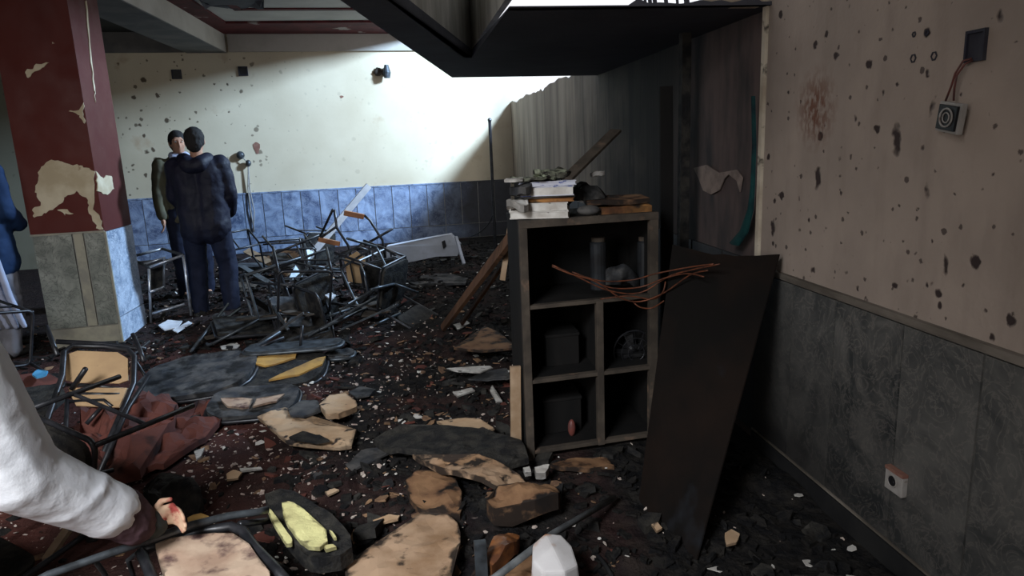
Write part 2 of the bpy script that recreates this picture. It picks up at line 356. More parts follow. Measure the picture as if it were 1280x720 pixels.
M['char_grey'] = simple('ash_grey_vinyl', (.035, .037, .042), (.10, .095, .09), 10, bump=.5, c=(.015, .015, .015), csc=7, clo=.5, chi=.62, rough=.8, spec=.2)
M['wood'] = simple('brown_wood', (.17, .085, .045), (.09, .045, .026), 6, stretch=(1, 1, .2), c=(.02, .015, .01), csc=4, clo=.6, chi=.7)
M['wood_pale'] = simple('pale_wood', (.42, .30, .2), (.3, .2, .12), 8)
M['wood_arm'] = simple('orange_brown_armrest_wood', (.36, .15, .06), (.26, .11, .05), 9, rough=.4)
M['white'] = simple('dusty_white_laminate', (.66, .68, .72), (.52, .54, .58), 8)
M['panel_w'] = simple('smoke_smudged_white_panel', (.44, .47, .54), (.36, .38, .42), 4, c=(.15, .13, .11), csc=3, clo=.6, chi=.8)
M['paper'] = simple('sooty_white_paper', (.68, .66, .62), (.45, .42, .38), 10, c=(.06, .05, .04), csc=14, clo=.62, chi=.68, scorch=0.6)
M['paper_blue'] = simple('blue_printed_white_cover', (.62, .64, .72), (.55, .55, .62), 9, c=(.12, .16, .38), csc=26, clo=.57, chi=.63)
M['paper_green'] = simple('pale_green_scorched_paper', (.40, .44, .31), (.2, .2, .15), 12, c=(.02, .018, .015), csc=18, clo=.5, chi=.58, scorch=0.6)
M['orange'] = simple('scorched_orange_brown_board', (.40, .19, .06), (.17, .07, .03), 9, c=(.02, .015, .01), csc=8, clo=.55, chi=.65, scorch=0.6)
M['cab'] = simple('burnt_cabinet_veneer', (.009, .008, .0075), (.005, .005, .005), 8, stretch=(1, 1, .3), c=(.025, .02, .016), csc=5, clo=.68, chi=.75)
M['cab_edge'] = simple('scorched_cabinet_edge', (.085, .068, .053), (.045, .037, .03), 8, c=(.2, .13, .09), csc=6, clo=.62, chi=.72)
M['sheet'] = simple('blackened_hardboard', (.008, .007, .0065), (.015, .010, .008), 2.5, c=(.016, .017, .02), csc=3, rough=.9, spec=.08)
M['maroon'] = simple('crumpled_maroon_carpet', (.13, .042, .03), (.085, .028, .022), 6, c=(.03, .015, .013), csc=4, clo=.6, chi=.7, bump=.6)
M['copper'] = simple('scorched_copper_wire', (.18, .06, .03), (.07, .03, .02), 30, rough=.45, metal=.3)
M['teal'] = simple('teal_cloth', (.008, .05, .05), (.004, .016, .022), 9, bump=.5)
M['blackpl'] = simple('black_plastic', (.012, .012, .014), (.02, .02, .02), 10, rough=.4)
M['box_dk'] = simple('dark_recessed_box', (.03, .03, .045), (.05, .05, .06), 10)
M['white_pl'] = simple('grimy_white_plastic', (.36, .34, .32), (.28, .26, .24), 16, c=(.12, .07, .05), csc=20)
M['rustpl'] = simple('reddish_plastic_rim', (.22, .10, .075), (.28, .15, .11), 16)
M['redwire'] = simple('red_brown_wire_insulation', (.16, .05, .04), (.09, .05, .05), 20, rough=.4)
M['bluescrap'] = simple('light_blue_plastic', (.06, .28, .5), (.1, .36, .6), 12)
M['glassy'] = simple('smoke_grey_glass', (.025, .028, .032), (.015, .015, .016), 9, rough=.35)
M['skin'] = simple('skin', (.42, .24, .16), (.36, .19, .13), 20, bump=.1)
M['skin_stained'] = simple('red_stained_skin', (.52, .36, .24), (.45, .24, .16), 26, c=(.28, .05, .04), csc=20, clo=.52, chi=.62, bump=.2)
M['hair'] = simple('black_hair', (.012, .011, .011), (.02, .018, .018), 60, stretch=(1, 1, .3), bump=.6)
M['navy'] = simple('dark_navy_padded_cloth', (.006, .007, .017), (.010, .011, .024), 9, bump=.5, bd=.006, rough=.6)
M['jeans'] = simple('dark_blue_jeans', (.005, .008, .022), (.009, .013, .032), 14, bump=.4)
M['olive'] = simple('olive_cloth', (.10, .095, .06), (.065, .06, .04), 9, bump=.4)
M['bluejac'] = simple('blue_jacket_cloth', (.008, .026, .075), (.012, .036, .10), 7, bump=.5)
M['grey_cloth'] = simple('grey_cotton', (.22, .22, .25), (.14, .14, .15), 6, bump=.5)
M['stripe'] = simple('pale_blue_cotton', (.42, .46, .6), (.3, .33, .45), 6, bump=.5)
M['tunic'] = simple('white_cotton_sleeve', (.84, .86, .90), (.78, .80, .85), 5, bump=.5, bd=.006, rough=.85)
M['cuff'] = simple('dark_maroon_cuff', (.045, .022, .026), (.09, .05, .06), 12, bump=.4)
M['greencuff'] = simple('grey_green_inner_cuff', (.05, .065, .065), (.03, .035, .035), 12, bump=.4)
M['shoe'] = simple('black_shoe', (.015, .014, .014), (.03, .025, .022), 10, rough=.5)
M['plaster_chip'] = simple('plaster_crumbs', (.55, .48, .42), (.38, .28, .24), 30)
M['splinter'] = simple('wood_splinters', (.30, .18, .10), (.14, .08, .05), 20)
# ================================================================ structure
XR = 1.55
# floor
mb = MB(); nx, ny = 10, 16
xs = [-6.5+i*8.2/nx for i in range(nx+1)]; ys = [-2.5+j*14.5/ny for j in range(ny+1)]
mb.add([(x, y, 0) for y in ys for x in xs]+[(-6.5, -2.5, -.1), (1.7, -2.5, -.1), (1.7, 12, -.1), (-6.5, 12, -.1)],
       [(j*(nx+1)+i, j*(nx+1)+i+1, (j+1)*(nx+1)+i+1, (j+1)*(nx+1)+i) for j in range(ny) for i in range(nx)]+[((nx+1)*(ny+1)+k) for k in ()])
struct('floor', MB().box((-6.5, -2.5, -.1), (1.7, 12, 0)), M['floor'], 'charred maroon carpet floor')
# ceiling in pieces, open above the stairwell
struct('ceiling', MB().box((-6.5, -2.5, 3.2), (.33, 12, 3.3)).box((.33, -2.5, 3.2), (1.7, 2.9, 3.3)), M['ceil'], 'mottled white ceiling, near-black left of the beam')
# right wall near
wr = MB().box((XR, -2.5, .0), (XR+.2, 2.95, 3.2))
W_R = struct('wall_right', wr, M['wall_r'], 'pockmarked cream plaster wall with a rusty stain')
# right wall far: recessed plane with a ragged top edge (sill of the high opening)
outl = [(2.95, 0), (11.5, 0)]; top = []
y = 11.5
while y > 3.2:
    z = 2.12+.05*noise.noise(Vector((y*2.2, 0, 0)))+.03*noise.noise(Vector((y*9, 4, 0)))
    if y < 8.4: z += .02
    top.append((y, z)); y -= .12
top += [(3.15, 2.15), (3.15, 3.2), (2.95, 3.2)]
poly = [(XR+.04, a, b) for a, b in outl+top]
W_F = MB().prism(poly, (.18, 0, 0)); W_F = struct('wall_right', W_F, M['wall_f'], 'soot-blackened far part of the right wall below a high opening')
# burnt frame stumps hanging at the opening
# back wall
def bwp(u, z, off=0): p = B0+BE*u+BN*off; return Vector((p.x, p.y, z))
def bwbox(mb, u0, u1, z0, z1, o0, o1): return mb.hexa([bwp(u0, z0, o1), bwp(u1, z0, o1), bwp(u1, z0, o0), bwp(u0, z0, o0), bwp(u0, z1, o1), bwp(u1, z1, o1), bwp(u1, z1, o0), bwp(u0, z1, o0)])
W_B = struct('wall_back', bwbox(MB(), -8.1, .3, 0, 3.2, -.2, 0), M['wall_b'], 'cream plaster wall with small shrapnel holes')
struct('trim', bwbox(MB(), -4.06, .08, 2.93, 3.2, 0, .05), M['beam'], 'cream plaster band along the top of the back wall').name = 'trim_1'
# left and front walls
struct('wall_left', MB().box((-6.7, -2.5, 0), (-6.5, 11, 3.2)), M['wall_b'], 'left wall in shade')
wf = MB().box((-6.5, -2.7, 0), (1.7, -2.5, .9)).box((-6.5, -2.7, 2.7), (1.7, -2.5, 3.2)).box((-6.5, -2.7, .9), (-5, -2.5, 2.7)).box((-2.2, -2.7, .9), (1.7, -2.5, 2.7))
struct('wall_front', wf, M['beam'], 'wall behind the camera with a window opening')
# beam along the ceiling
struct('ceiling_beam', MB().box((-3.1, -2.5, 2.93), (-2.57, 10.85, 3.2)), M['beam'], 'plastered ceiling beam running from the pillar to the back wall')
bu = struct('beam_underside', MB().box((-3.1, -2.5, 2.92), (-2.575, 10.85, 2.93)), M['beam_dark'], 'dark grey beam underside')
# maroon ceiling moulding, stepped
def pbox(mb, x0, x1, y0, y1, z0, z1): return mb.box((x0, y0, z0), (x1, y1, z1))
struct('trim', MB().hexa([Vector(p) for p in [(-2.57, 9.95, 3.17), (.33, 10.1, 3.17), (.33, 11.12, 3.17), (-2.57, 10.8, 3.17), (-2.57, 9.95, 3.2), (.33, 10.1, 3.2), (.33, 11.12, 3.2), (-2.57, 10.8, 3.2)]]).box((-2.57, 1.5, 3.17), (-2.33, 9.96, 3.2)), M['ceil_red'], 'maroon moulding round the ceiling').name = 'trim_2'
struct('trim', MB().hexa([Vector(p) for p in [(-1.95, 9.1, 3.185), (.33, 9.25, 3.185), (.33, 9.35, 3.185), (-1.95, 9.2, 3.185), (-1.95, 9.1, 3.2), (.33, 9.25, 3.2), (.33, 9.35, 3.2), (-1.95, 9.2, 3.2)]]).box((-2.03, 1.5, 3.185), (-1.93, 9.2, 3.2)), M['ceil_red'], 'thin maroon line set in from the ceiling edge').name = 'trim_3'
# burnt hole in the ceiling
mb = MB(); c = P(288, 0, 3.19)
mb.plate([c+Vector((.34*math.cos(a), .5*math.sin(a), 0)) for a in [k*math.pi/5 for k in range(10)]], .006, .16, .006, up=(0, 0, -1), seed=4)
struct('ceiling_scorch', mb, M['slab'], 'black scorched hollow in the ceiling')
# left bay: dark header over back wall
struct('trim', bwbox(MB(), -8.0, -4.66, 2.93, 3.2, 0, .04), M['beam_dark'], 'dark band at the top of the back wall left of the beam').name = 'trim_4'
# pillar
PF = [(-3.02, 5.84), (-2.5, 5.9), (-2.5, 6.44), (-3.02, 6.38)]
struct('pillar', MB().prism([(x, y, .93) for x, y in PF], (0, 0, 2.0)), M['pillar'], 'oxblood red pillar with flaking paint')
PIL = [o for o in COL.objects if o.name == 'pillar'][0]
core = MB().prism([(x+(.012 if x < -2.8 else -.012), y+(.012 if y < 6 else -.012), 0) for x, y in PF], (0, 0, .93)).build('tile_backing', M['grout'], PIL)
def facebox(mb, a, b, u0, u1, z0, z1, t, up=None):
    a = Vector((*a, 0)); b = Vector((*b, 0)); e = (b-a); L = e.length; e.normalize(); n = Vector((e.y, -e.x, 0))
    p = lambda u, z, o: a+e*u+n*o+Vector((0, 0, z))
    return mb.hexa([p(u0, z0, t), p(u1, z0, t), p(u1, z0, -.01), p(u0, z0, -.01), p(u0, z1, t), p(u1, z1, t), p(u1, z1, -.01), p(u0, z1, -.01)])
for u0, u1, z0, z1, mt, nm in [(.012, .285, .17, .925, 'tile_p', 'tile'), (.297, .365, .17, .925, 'tile_trim', 'tile'), (.377, .515, .17, .925, 'tile_p', 'tile'),
                          (.012, .515, .0, .16, 'tile_trim', 'tile')]:
    facebox(MB(), PF[0], PF[1], u0, u1, z0, z1, .006).build(nm, M[mt], PIL)
for u0, u1, z0, z1 in [(.012, .53, .22, .925), (.012, .53, 0, .21)]:
    facebox(MB(), PF[1], PF[2], u0, u1, z0, z1, .006).build('tile', M['tile_s'], PIL)
MB().bar((PF[1][0]+.004, PF[1][1]-.004, 0), (PF[1][0]+.004, PF[1][1]-.004, .93), .016, .016).build('corner_bead', M['tile_trim'], PIL)
facebox(MB(), PF[0], PF[1], 0, .523, .925, .94, .012).build('tile_cap', M['tile_trim'], PIL)
# peeled patch on pillar front, following the photograph's outline
def on_face(a, b, px, py, off):
    a = Vector((*a, 0)); b = Vector((*b, 0)); e = (b-a).normalized(); n = Vector((e.y, -e.x, 0)); r = Vector(ray(px, py)); k = (a.dot(n)+off)/r.dot(n); return r*k+Vector((0, 0, EYE))
def patch(a, b, pix, mat=M['patch'], th=.008, seed=1, name='plaster_patch'):
    e = Vector((b[0]-a[0], b[1]-a[1], 0)).normalized(); n = Vector((e.y, -e.x, 0)); mb = MB()
    pts = []
    for i, (x, y) in enumerate(pix):
        x2, y2 = pix[(i+1) % len(pix)]
        for k in range(5):
            t = k/5; q = on_face(a, b, x+(x2-x)*t, y+(y2-y)*t, -.002); j = noise.noise_vector(q*31+Vector((seed, 0, 0))); pts.append(q+(e*j.x+Vector((0, 0, j.z)))*.022)
    mb.prism(pts, n*th); return mb.build(name, mat, PIL)
a, b = PF[0], PF[1]
patch(a, b, [(52, 206), (66, 198), (78, 203), (95, 206), (108, 210), (119, 212), (118, 262), (125, 270), (128, 288), (121, 285), (112, 262), (108, 247), (96, 238), (84, 246), (74, 258), (62, 264), (44, 272), (42, 262), (50, 256), (46, 240), (47, 222)])
patch(a, b, [(74, 262), (84, 262), (92, 266), (80, 269)], seed=3)
patch(a, b, [(30, 92), (44, 82), (62, 79), (50, 88), (36, 97)], seed=5)
patch(a, b, [(86, 140), (98, 136), (104, 128), (106, 142), (107, 155), (99, 143)], seed=6)
patch(PF[1], PF[2], [(119, 214), (128, 222), (138, 218), (141, 236), (132, 244), (121, 240)], seed=8)
patch(PF[1], PF[2], [(105.5, 0), (107, 0), (112, 60), (117.5, 110), (119, 128), (116.5, 110), (110.5, 60)], seed=9)
# back wall marble dado
TW = .56; DZ = .905
bk = bwbox(MB(), -6.6, .04, 0, DZ, 0, .008).build('tile_backing', M['grout'], W_B)
mesh = None; u = .03; k = 0
while u > -6.4:
    u0 = u-TW*.5 
    o = bwbox(MB(), u-.27, u-.006, .24, DZ-.01, .004, .02)
    o.build('tile', M['tile_b'], W_B)
    if k % 2 == 0: bwbox(MB(), u-.55, u-.006, .01, .23, .004, .02).build('tile', M['tile_b'], W_B)
    u -= .276; k += 1
bwbox(MB(), -6.6, .04, DZ-.008, DZ+.012, .0, .026).build('dado_strip', M['tile_b'], W_B)
# right wall near: marble tiles, dado strip, skirting
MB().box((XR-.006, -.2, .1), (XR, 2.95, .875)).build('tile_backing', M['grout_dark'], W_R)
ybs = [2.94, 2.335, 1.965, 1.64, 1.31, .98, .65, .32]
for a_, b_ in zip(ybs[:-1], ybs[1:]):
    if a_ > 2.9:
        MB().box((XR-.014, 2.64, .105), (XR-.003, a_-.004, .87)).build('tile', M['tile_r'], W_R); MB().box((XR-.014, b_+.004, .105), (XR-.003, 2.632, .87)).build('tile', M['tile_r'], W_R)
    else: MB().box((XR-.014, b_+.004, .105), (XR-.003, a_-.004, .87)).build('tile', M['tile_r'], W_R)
MB().box((XR-.022, -.2, .878), (XR+.0, 2.95, .902)).build('dado_strip', M['dado'], W_R)
MB().box((XR-.016, -.2, .092), (XR+.0, 2.95, .1)).build('ledge_strip', M['dado'], W_R)
struct('baseboard_right', MB().box((XR-.016, -2.4, 0), (XR, 2.95, .085)), M['skirt'], 'blackened skirting')
# far right wall tiles
yy = 11.2; 
while yy > 3.2:
    MB().box((XR+.026, yy-.40, .05), (XR+.045, yy-.01, .9)).build('tile', M['tile_f'], W_F); yy -= .41
# end strip where the near wall stops
struct('trim', MB().box((XR-.012, 2.955, .9), (XR+.03, 2.985, 2.07)), M['cream'], 'scorched plaster edge strip').name = 'trim_5'
# stair landing, soot black, its two soffits and side faces
ZS = 2.03
A1 = P(637, 9, ZS); A2 = Vector((XR+.05, 2.93, ZS)); F1 = P(565, 97, ZS); F2 = Vector((XR+.05, 5.95, ZS)); I1 = P(590, 72, ZS); O0 = P(425, 0, ZS); I0 = P(490, 0, ZS)
def ext(p, q, k): return p+(p-q)*k
O0 = ext(O0, F1, .25); I0 = ext(I0, I1, .4)
LAND = struct('stair_landing', MB().add([A1, A2, F2, F1, I1]+[p+Vector((0, 0, h)) for p, h in ((A1, .004), (A2, .004), (F2, .07), (F1, .07), (I1, .05))], [(4,3,2,1,0),(5,6,7,8,9),(0,1,6,5),(1,2,7,6),(2,3,8,7),(3,4,9,8),(4,0,5,9)]), M['slab'], 'soot-blackened underside of the stair landing')
MB().prism([F1, I1, I0, O0], (0, 0, .05)).build('sloping_soffit', M['slab'], LAND)
MB().prism([I1, I0, ext(I0, I1, .1), I1+Vector((-.05, 0, 0))], (0, 0, .01)).build('soffit_edge', M['slab'], LAND)
th = Vector((.03, 0, 0))
MB().hexa([I1+Vector((0, 0, .05)), I1+th+Vector((0, 0, .05)), A1+th+Vector((0, 0, .05)), A1+Vector((0, 0, .05)), I1+Vector((0, 0, .46)), I1+th+Vector((0, 0, .46)), A1+th+Vector((0, 0, .46)), A1+Vector((0, 0, .46))]).build('side_face', M['fascia'], LAND)
zz = Vector((0, 0, .05)); zt = Vector((0, 0, 1.17)); t2 = Vector((-.03, 0, 0))
MB().hexa([I1+zz, I0+zz, I0+zz+t2, I1+zz+t2, I1+zt, I0+zt, I0+zt+t2, I1+zt+t2]).build('side_face', M['fascia'], LAND)
# ragged plaster lip over the landing's near edge and the burnt end near the wall
lip = MB(); pts = []; 
for i in range(26):
    t = i/25; x = A1.x+(XR-A1.x)*t; z = ZS+.006+(.004+abs(noise.noise(Vector((x*14, 2, 0))))*.05 if x > .93 else 0.002*noise.noise(Vector((x*20, 0, 0))))
    pts.append((x, 2.93, z))
pts = [(A1.x, 2.93, ZS+.0), ] + [] + pts + [(XR, 2.93, ZS)]
lip.prism(pts[::-1], (0, .04, 0)); lip.build('ragged_lip', M['slab'], LAND)
pl = [P(872, 9, d=2.97), P(880, 4, d=2.97), P(884, -12, d=2.97), P(960, -12, d=2.97), P(955, 4, d=2.97), P(948, 9, d=2.97)]
MB().prism(pl, (0, .03, 0)).build('plaster_piece', M['cream'], LAND)
mb = MB()
for px in (797, 806, 812, 818, 832, 846, 858): mb.tube([P(px, 12, d=3.0), P(px+1, 3+random.random()*4, d=3.0), P(px-1, -14, d=3.0)], .006+.008*random.random(), 5)
mb.build('charred_frame_stumps', M['slab'], LAND)
# ================================================================ the standing furniture at the right
V = Vector
def rr_poly(cx, cy, rx, ry, rc, n=4):       # rounded rectangle outline, 2-D
    out = []
    for sx, sy, a0 in ((1, 1, 0), (-1, 1, 90), (-1, -1, 180), (1, -1, 270)):
        for k in range(n+1):
            a = math.radians(a0+90*k/n); out.append((cx+sx*(rx-rc)+rc*math.cos(a), cy+sy*(ry-rc)+rc*math.sin(a)))
    return out
# ---- burnt cabinet
c0 = P(652, 576); D = 3.04
cab = thing('open_cabinet', 'tall burnt open-front cabinet with four lower cubbyholes, standing under the stair landing', 'cabinet', (c0.x+.3, c0.y+.2, 0))
cx0 = .455; cx1 = 1.10; cy = 3.04; dpt = .42; H_ = P(655, 277, d=3.05).z
def cb(x0, x1, z0, z1, y0=0, y1=.03): 
    f = lambda x: (x-cx0)*.11
    return MB().hexa([(x0, cy+f(x0)+y0, z0), (x1, cy+f(x1)+y0, z0), (x1, cy+f(x1)+y1, z0), (x0, cy+f(x0)+y1, z0), (x0, cy+f(x0)+y0, z1), (x1, cy+f(x1)+y0, z1), (x1, cy+f(x1)+y1, z1), (x0, cy+f(x0)+y1, z1)])
zc = lambda px, py: P(px, py, d=3.06).z
xm = P(751, 450, d=3.06).x
cb(cx0-.012, cx0+.0, 0, H_, .01, dpt).build('side_panel', M['cab'], cab)
cb(cx1, cx1+.012, 0, H_, .01, dpt).build('side_panel', M['cab'], cab)
cb(cx0, cx1, .03, H_, dpt-.01, dpt).build('back_panel', M['cab'], cab)
cb(cx0-.014, cx0+.022, 0, H_, -.02, .02).build('post', M['cab_edge'], cab, bevel=.002)
cb(cx1-.03, cx1+.012, 0, H_, -.02, .02).build('post', M['cab_edge'], cab, bevel=.002)
z3 = zc(760, 376); z2 = zc(760, 467); z1 = zc(760, 553)
cb(xm-.017, xm+.017, .03, z3, -.018, .02).build('divider_post', M['cab_edge'], cab, bevel=.002)
cb(xm-.006, xm+.006, .03, z3, .02, dpt).build('divider', M['cab'], cab)
for z, nm in ((z3, 'shelf'), (z2, 'shelf'), (z1, 'shelf')):
    cb(cx0, cx1, z-.008, z+.008, 0.02, dpt).build(nm, M['cab'], cab)
    cb(cx0+.02, cx1-.02, z-.009, z+.009, -.016, .02).build('shelf_edge', M['cab_edge'], cab, bevel=.002)
cb(cx0-.015, cx1+.012, H_-.028, H_+.006, -.022, .02).build('top_rail', M['cab_edge'], cab, bevel=.002)
cb(cx0-.015, cx1+.012, H_-.012, H_+.004, .02, dpt).build('top', M['cab'], cab)
TOP = H_+.006
def cp(x, y=.2): return V((x, cy+(x-cx0)*.11+y, 0))
# fan in the right cubbyhole
q = P(790, 440, d=3.28); fb = thing('desk_fan', 'small burnt desk fan with round wire guard in the middle right cubbyhole', 'fan', (q.x, q.y, z2+.012))
fz = P(790, 436, d=3.28).z; R_ = .105
for k, r in enumerate((R_, R_*.7, R_*.4)):
    MB().tube([(q.x+r*math.cos(a), q.y-.03-.02*(k > 0)-.01*k, fz+r*math.sin(a)) for a in [i*2*math.pi/24 for i in range(24)]], .0045 if k == 0 else .002, 6, True).build('guard_ring', M['steel'], fb)
g_ = MB()
for i in range(12):
    a = i*math.pi/6; g_.tube([(q.x+.02*math.cos(a), q.y-.07, fz+.02*math.sin(a)), (q.x+R_*.7*math.cos(a), q.y-.05, fz+R_*.7*math.sin(a)), (q.x+R_*math.cos(a), q.y-.03, fz+R_*math.sin(a))], .0016, 4)
g_.build('guard_spokes', M['blackpl'], fb)
for i in range(4):
    a = i*math.pi/2+.3; e1 = V((math.cos(a), .3, math.sin(a))); e2 = V((-math.sin(a), .0, math.cos(a)))
    c_ = V((q.x, q.y-.02, fz)); MB().prism([c_+e1*.015-e2*.01, c_+e1*.08-e2*.03, c_+e1*.085+e2*.02, c_+e1*.02+e2*.015], (0, .004, 0)).build('blade', M['blackpl'], fb)
MB().ell((q.x, q.y+.03, fz), (.04, .055, .04)).build('motor', M['blackpl'], fb, smooth=True)
MB().box((q.x-.02, q.y-.0, z2+.02), (q.x+.02, q.y+.04, fz)).build('stand', M['cab_edge'], fb)
MB().box((q.x-.06, q.y-.05, z2+.012), (q.x+.06, q.y+.07, z2+.03)).build('base', M['blackpl'], fb, bevel=.004)
# things inside the top compartment
def crate(name, label, cat, x0, x1, z0, z1, y0, y1, mat, lid=None):
    t = thing(name, label, cat, (cp((x0+x1)/2).x, cp((x0+x1)/2, (y0+y1)/2).y, z0)); cb(x0, x1, z0, z1-.015, y0, y1).build('body', mat, t, bevel=.004); cb(x0-.004, x1+.004, z1-.015, z1, y0-.004, y1+.004).build('lid', lid or mat, t, bevel=.003); return t
xa = P(741, 330, d=3.25).x; xb = P(762, 330, d=3.25).x
for (px0, px1, pt, lab) in ((738, 758, 297, 'narrow smoke-grey canister on the upper shelf, nearer the cabinet\'s middle'), (797, 816, 296, 'smoke-grey canister on the upper shelf beside the right post')):
    a_ = P(px0, 330, d=3.3); b_ = P(px1, 330, d=3.3); zt_ = P(px0, pt, d=3.3).z; r = (b_.x-a_.x)/2; c_ = (a_+b_)/2
    t = thing('canister', lab, 'canister', (c_.x, c_.y, z3+.008)); n_ = 16
    MB().tube([(c_.x, c_.y, z3+.008), (c_.x, c_.y, zt_-.03), (c_.x, c_.y, zt_-.02)], [r, r, r*.8], n_).build('body', M['glassy'], t, smooth=False)
    MB().tube([(c_.x, c_.y, zt_-.02), (c_.x, c_.y, zt_)], r*.85, n_).build('lid', M['cab_edge'], t)
mb = MB(); c_ = P(778, 340, d=3.28); c_.z = z3+.008
mb.plate([c_+V((.09*math.cos(a)*(1+.3*math.sin(3*a)), .05*math.sin(a), 0)) for a in [k*.7 for k in range(9)]], .07, .02, .05, seed=9, dome=.05)
tag(mb.build('melted_bundle', M['char_grey'], smooth=True), 'lumpy melted grey bundle between the two canisters on the upper shelf', 'bundle')
crate('charred_box', 'charred square box in the middle left cubbyhole', 'box', P(683, 430, d=3.2).x, P(725, 430, d=3.2).x, z2+.008, z2+.17, .15, .36, M['cab'], M['cab'])
crate('charred_box', 'charred low box in the bottom left cubbyhole', 'box', P(680, 520, d=3.2).x, P(728, 520, d=3.2).x, z1+.008, z1+.19, .15, .36, M['cab'], M['cab'])
mb = MB().ell((P(717, 540, d=3.12).x, 3.16, z1+.05), (.02, .02, .045)); tag(mb.build('small_bottle', M['redwire'], smooth=True), 'tiny reddish-brown bottle at the front of the bottom left cubbyhole', 'bottle')
# copper wires
def wires(name, label, runs, mat, r=.0035, cat='cable', group=None):
    t = thing(name, label, cat, (P(*runs[0][0][:2], d=runs[0][0][2])), group)
    for rn in runs:
        pts = [P(x, y, d=d) for x, y, d in rn]; sm = []
        for i in range(len(pts)-1):
            a_, b_ = pts[max(i-1, 0)], pts[i]; c_, d_ = pts[i+1], pts[min(i+2, len(pts)-1)]
            for k in range(4):
                u = k/4; sm.append(.5*((2*b_)+(c_-a_)*u+(2*a_-5*b_+4*c_-d_)*u*u+(3*b_-3*c_+d_-a_)*u**3))
        sm.append(pts[-1]); MB().tube(sm, r, 6).build('wire', mat, t, smooth=True)
    return t
wires('burnt_wiring', 'tangle of reddish copper wires drooping across the cabinet front', [
    [(690, 333, 3.0), (712, 342, 2.98), (745, 352, 2.97), (775, 372, 2.96), (800, 377, 2.96), (830, 366, 2.90), (862, 344, 2.80), (885, 338, 2.70)],
    [(715, 340, 2.99), (750, 351, 2.97), (790, 350, 2.97), (820, 342, 2.90), (862, 334, 2.80), (892, 330, 2.70)],
    [(740, 350, 2.99), (765, 360, 2.97), (800, 359, 2.96), (830, 348, 2.90), (858, 342, 2.82), (880, 346, 2.72)],
    [(750, 374, 2.99), (785, 370, 2.97), (815, 374, 2.96), (828, 366, 2.90), (832, 352, 2.90)],
    [(790, 376, 2.99), (800, 384, 2.97), (815, 385, 2.96), (830, 376, 2.90)],
    [(690, 331, 3.0), (720, 345, 2.98), (760, 363, 2.96), (800, 366, 2.96), (835, 346, 2.90), (862, 338, 2.80), (900, 330, 2.68)]], M['copper'])
# ---- stack on the cabinet: book by book
def book(label, pxl, pxr, pyb, pyt, d, depth, cov, pages, rot=0, dz=0, group='books stacked on the cabinet'):
    a_ = P(pxl, pyb, d=d); b_ = P(pxr, pyb, d=d); z0 = dz; z1_ = z0+abs(P(pxl, pyt, d=d).z-a_.z); W = (b_-a_).length
    t = thing('book', label, 'book', (a_.x+W/2, d+depth/2, z0), group); t0 = t.location.copy(); hw = W/2; hd = depth/2; th = .004
    MB().box((t0.x-hw, t0.y-hd, z0), (t0.x+hw, t0.y+hd, z0+th)).build('cover', cov, t); MB().box((t0.x-hw, t0.y-hd, z1_-th), (t0.x+hw, t0.y+hd, z1_)).build('cover', cov, t)
    MB().box((t0.x-hw+.004, t0.y-hd+.003, z0+th), (t0.x+hw-.004, t0.y+hd-.003, z1_-th)).build('page_block', pages, t)
    t.rotation_euler.z = math.radians(rot); return z1_
z = TOP+.002
zb = book('thick white book at the bottom of the stack on the cabinet', 645, 718, 271, 262, 3.06, .24, M['paper'], M['paper'], -14, z)
zb = book('thick white book second from the bottom of the stack on the cabinet', 643, 716, 259, 249, 3.07, .24, M['paper'], M['paper'], -12, zb+.001)
zo = book('thin scorched orange-edged book in the middle of the stack', 655, 720, 248, 243, 3.08, .22, M['orange'], M['orange'], -6, zb+.001)
zo = book('blackened thin booklet above the orange-edged book', 652, 718, 243, 240, 3.08, .22, M['char_grey'], M['paper'], 4, zo+.001)
zu = book('white book with blue printed cover near the top of the stack', 656, 722, 238, 226, 3.05, .25, M['paper_blue'], M['paper'], -9, zo+.001)
zu = book('white booklet with blue print topmost among the stacked books', 660, 718, 226, 220, 3.06, .23, M['paper_blue'], M['paper_blue'], 6, zu+.001)
def sheet(name, label, cat, pix, z, mat, th=.004, jag=.012, crump=.012, seed=1, dome=0, group=None, up=(0, 0, 1), d=None, rings=4):
    pts = [P(x, y, z) if d is None else P(x, y, d=d) for x, y in pix]
    o = MB().plate(pts, th, jag, crump, seed=seed, dome=dome, up=up, rings=rings).build(name, mat, smooth=False); return tag(o, label, cat, group)
def sheet_xyz(name, label, cat, pts, mat, th=.004, jag=.012, crump=.012, seed=1, dome=0, group=None, up=(0, 0, 1)):
    return tag(MB().plate(pts, th, jag, crump, seed=seed, dome=dome, up=up).build(name, mat), label, cat, group)
def ring(c, rx, ry, n=9, rot=0, k=.15, seed=0):
    return [V((c[0]+math.cos(rot)*rx*math.cos(a)*f-math.sin(rot)*ry*math.sin(a)*f, c[1]+math.sin(rot)*rx*math.cos(a)*f+math.cos(rot)*ry*math.sin(a)*f, c[2])) for a, f in [(i*2*math.pi/n, 1+k*noise.noise(V((i*1.7, seed, 0)))) for i in range(n)]]
xb_ = lambda px, d=3.1: P(px, 210, d=d).x
sheet_xyz('burnt_paper', 'scorched pale green papers fanned on top of the book stack', 'paper', ring((xb_(668), 3.14, zu+.004), .11, .11, seed=1), M['paper_green'], .012, .02, .02, 2)
sheet_xyz('burnt_paper', 'blackened curled papers at the top of the stack, right end', 'paper', ring((xb_(695), 3.2, zu+.02), .09, .1, seed=5), M['paper_green'], .02, .02, .03, 6)
sheet_xyz('notebook', 'small open notebook with pinkish page jutting from the stack top', 'book', [V((xb_(628), 3.05, zu+.004)), V((xb_(650), 3.03, zu+.006)), V((xb_(656), 3.14, zu+.008)), V((xb_(634), 3.16, zu+.006))], M['paper'], .012, .004, .004, 7)
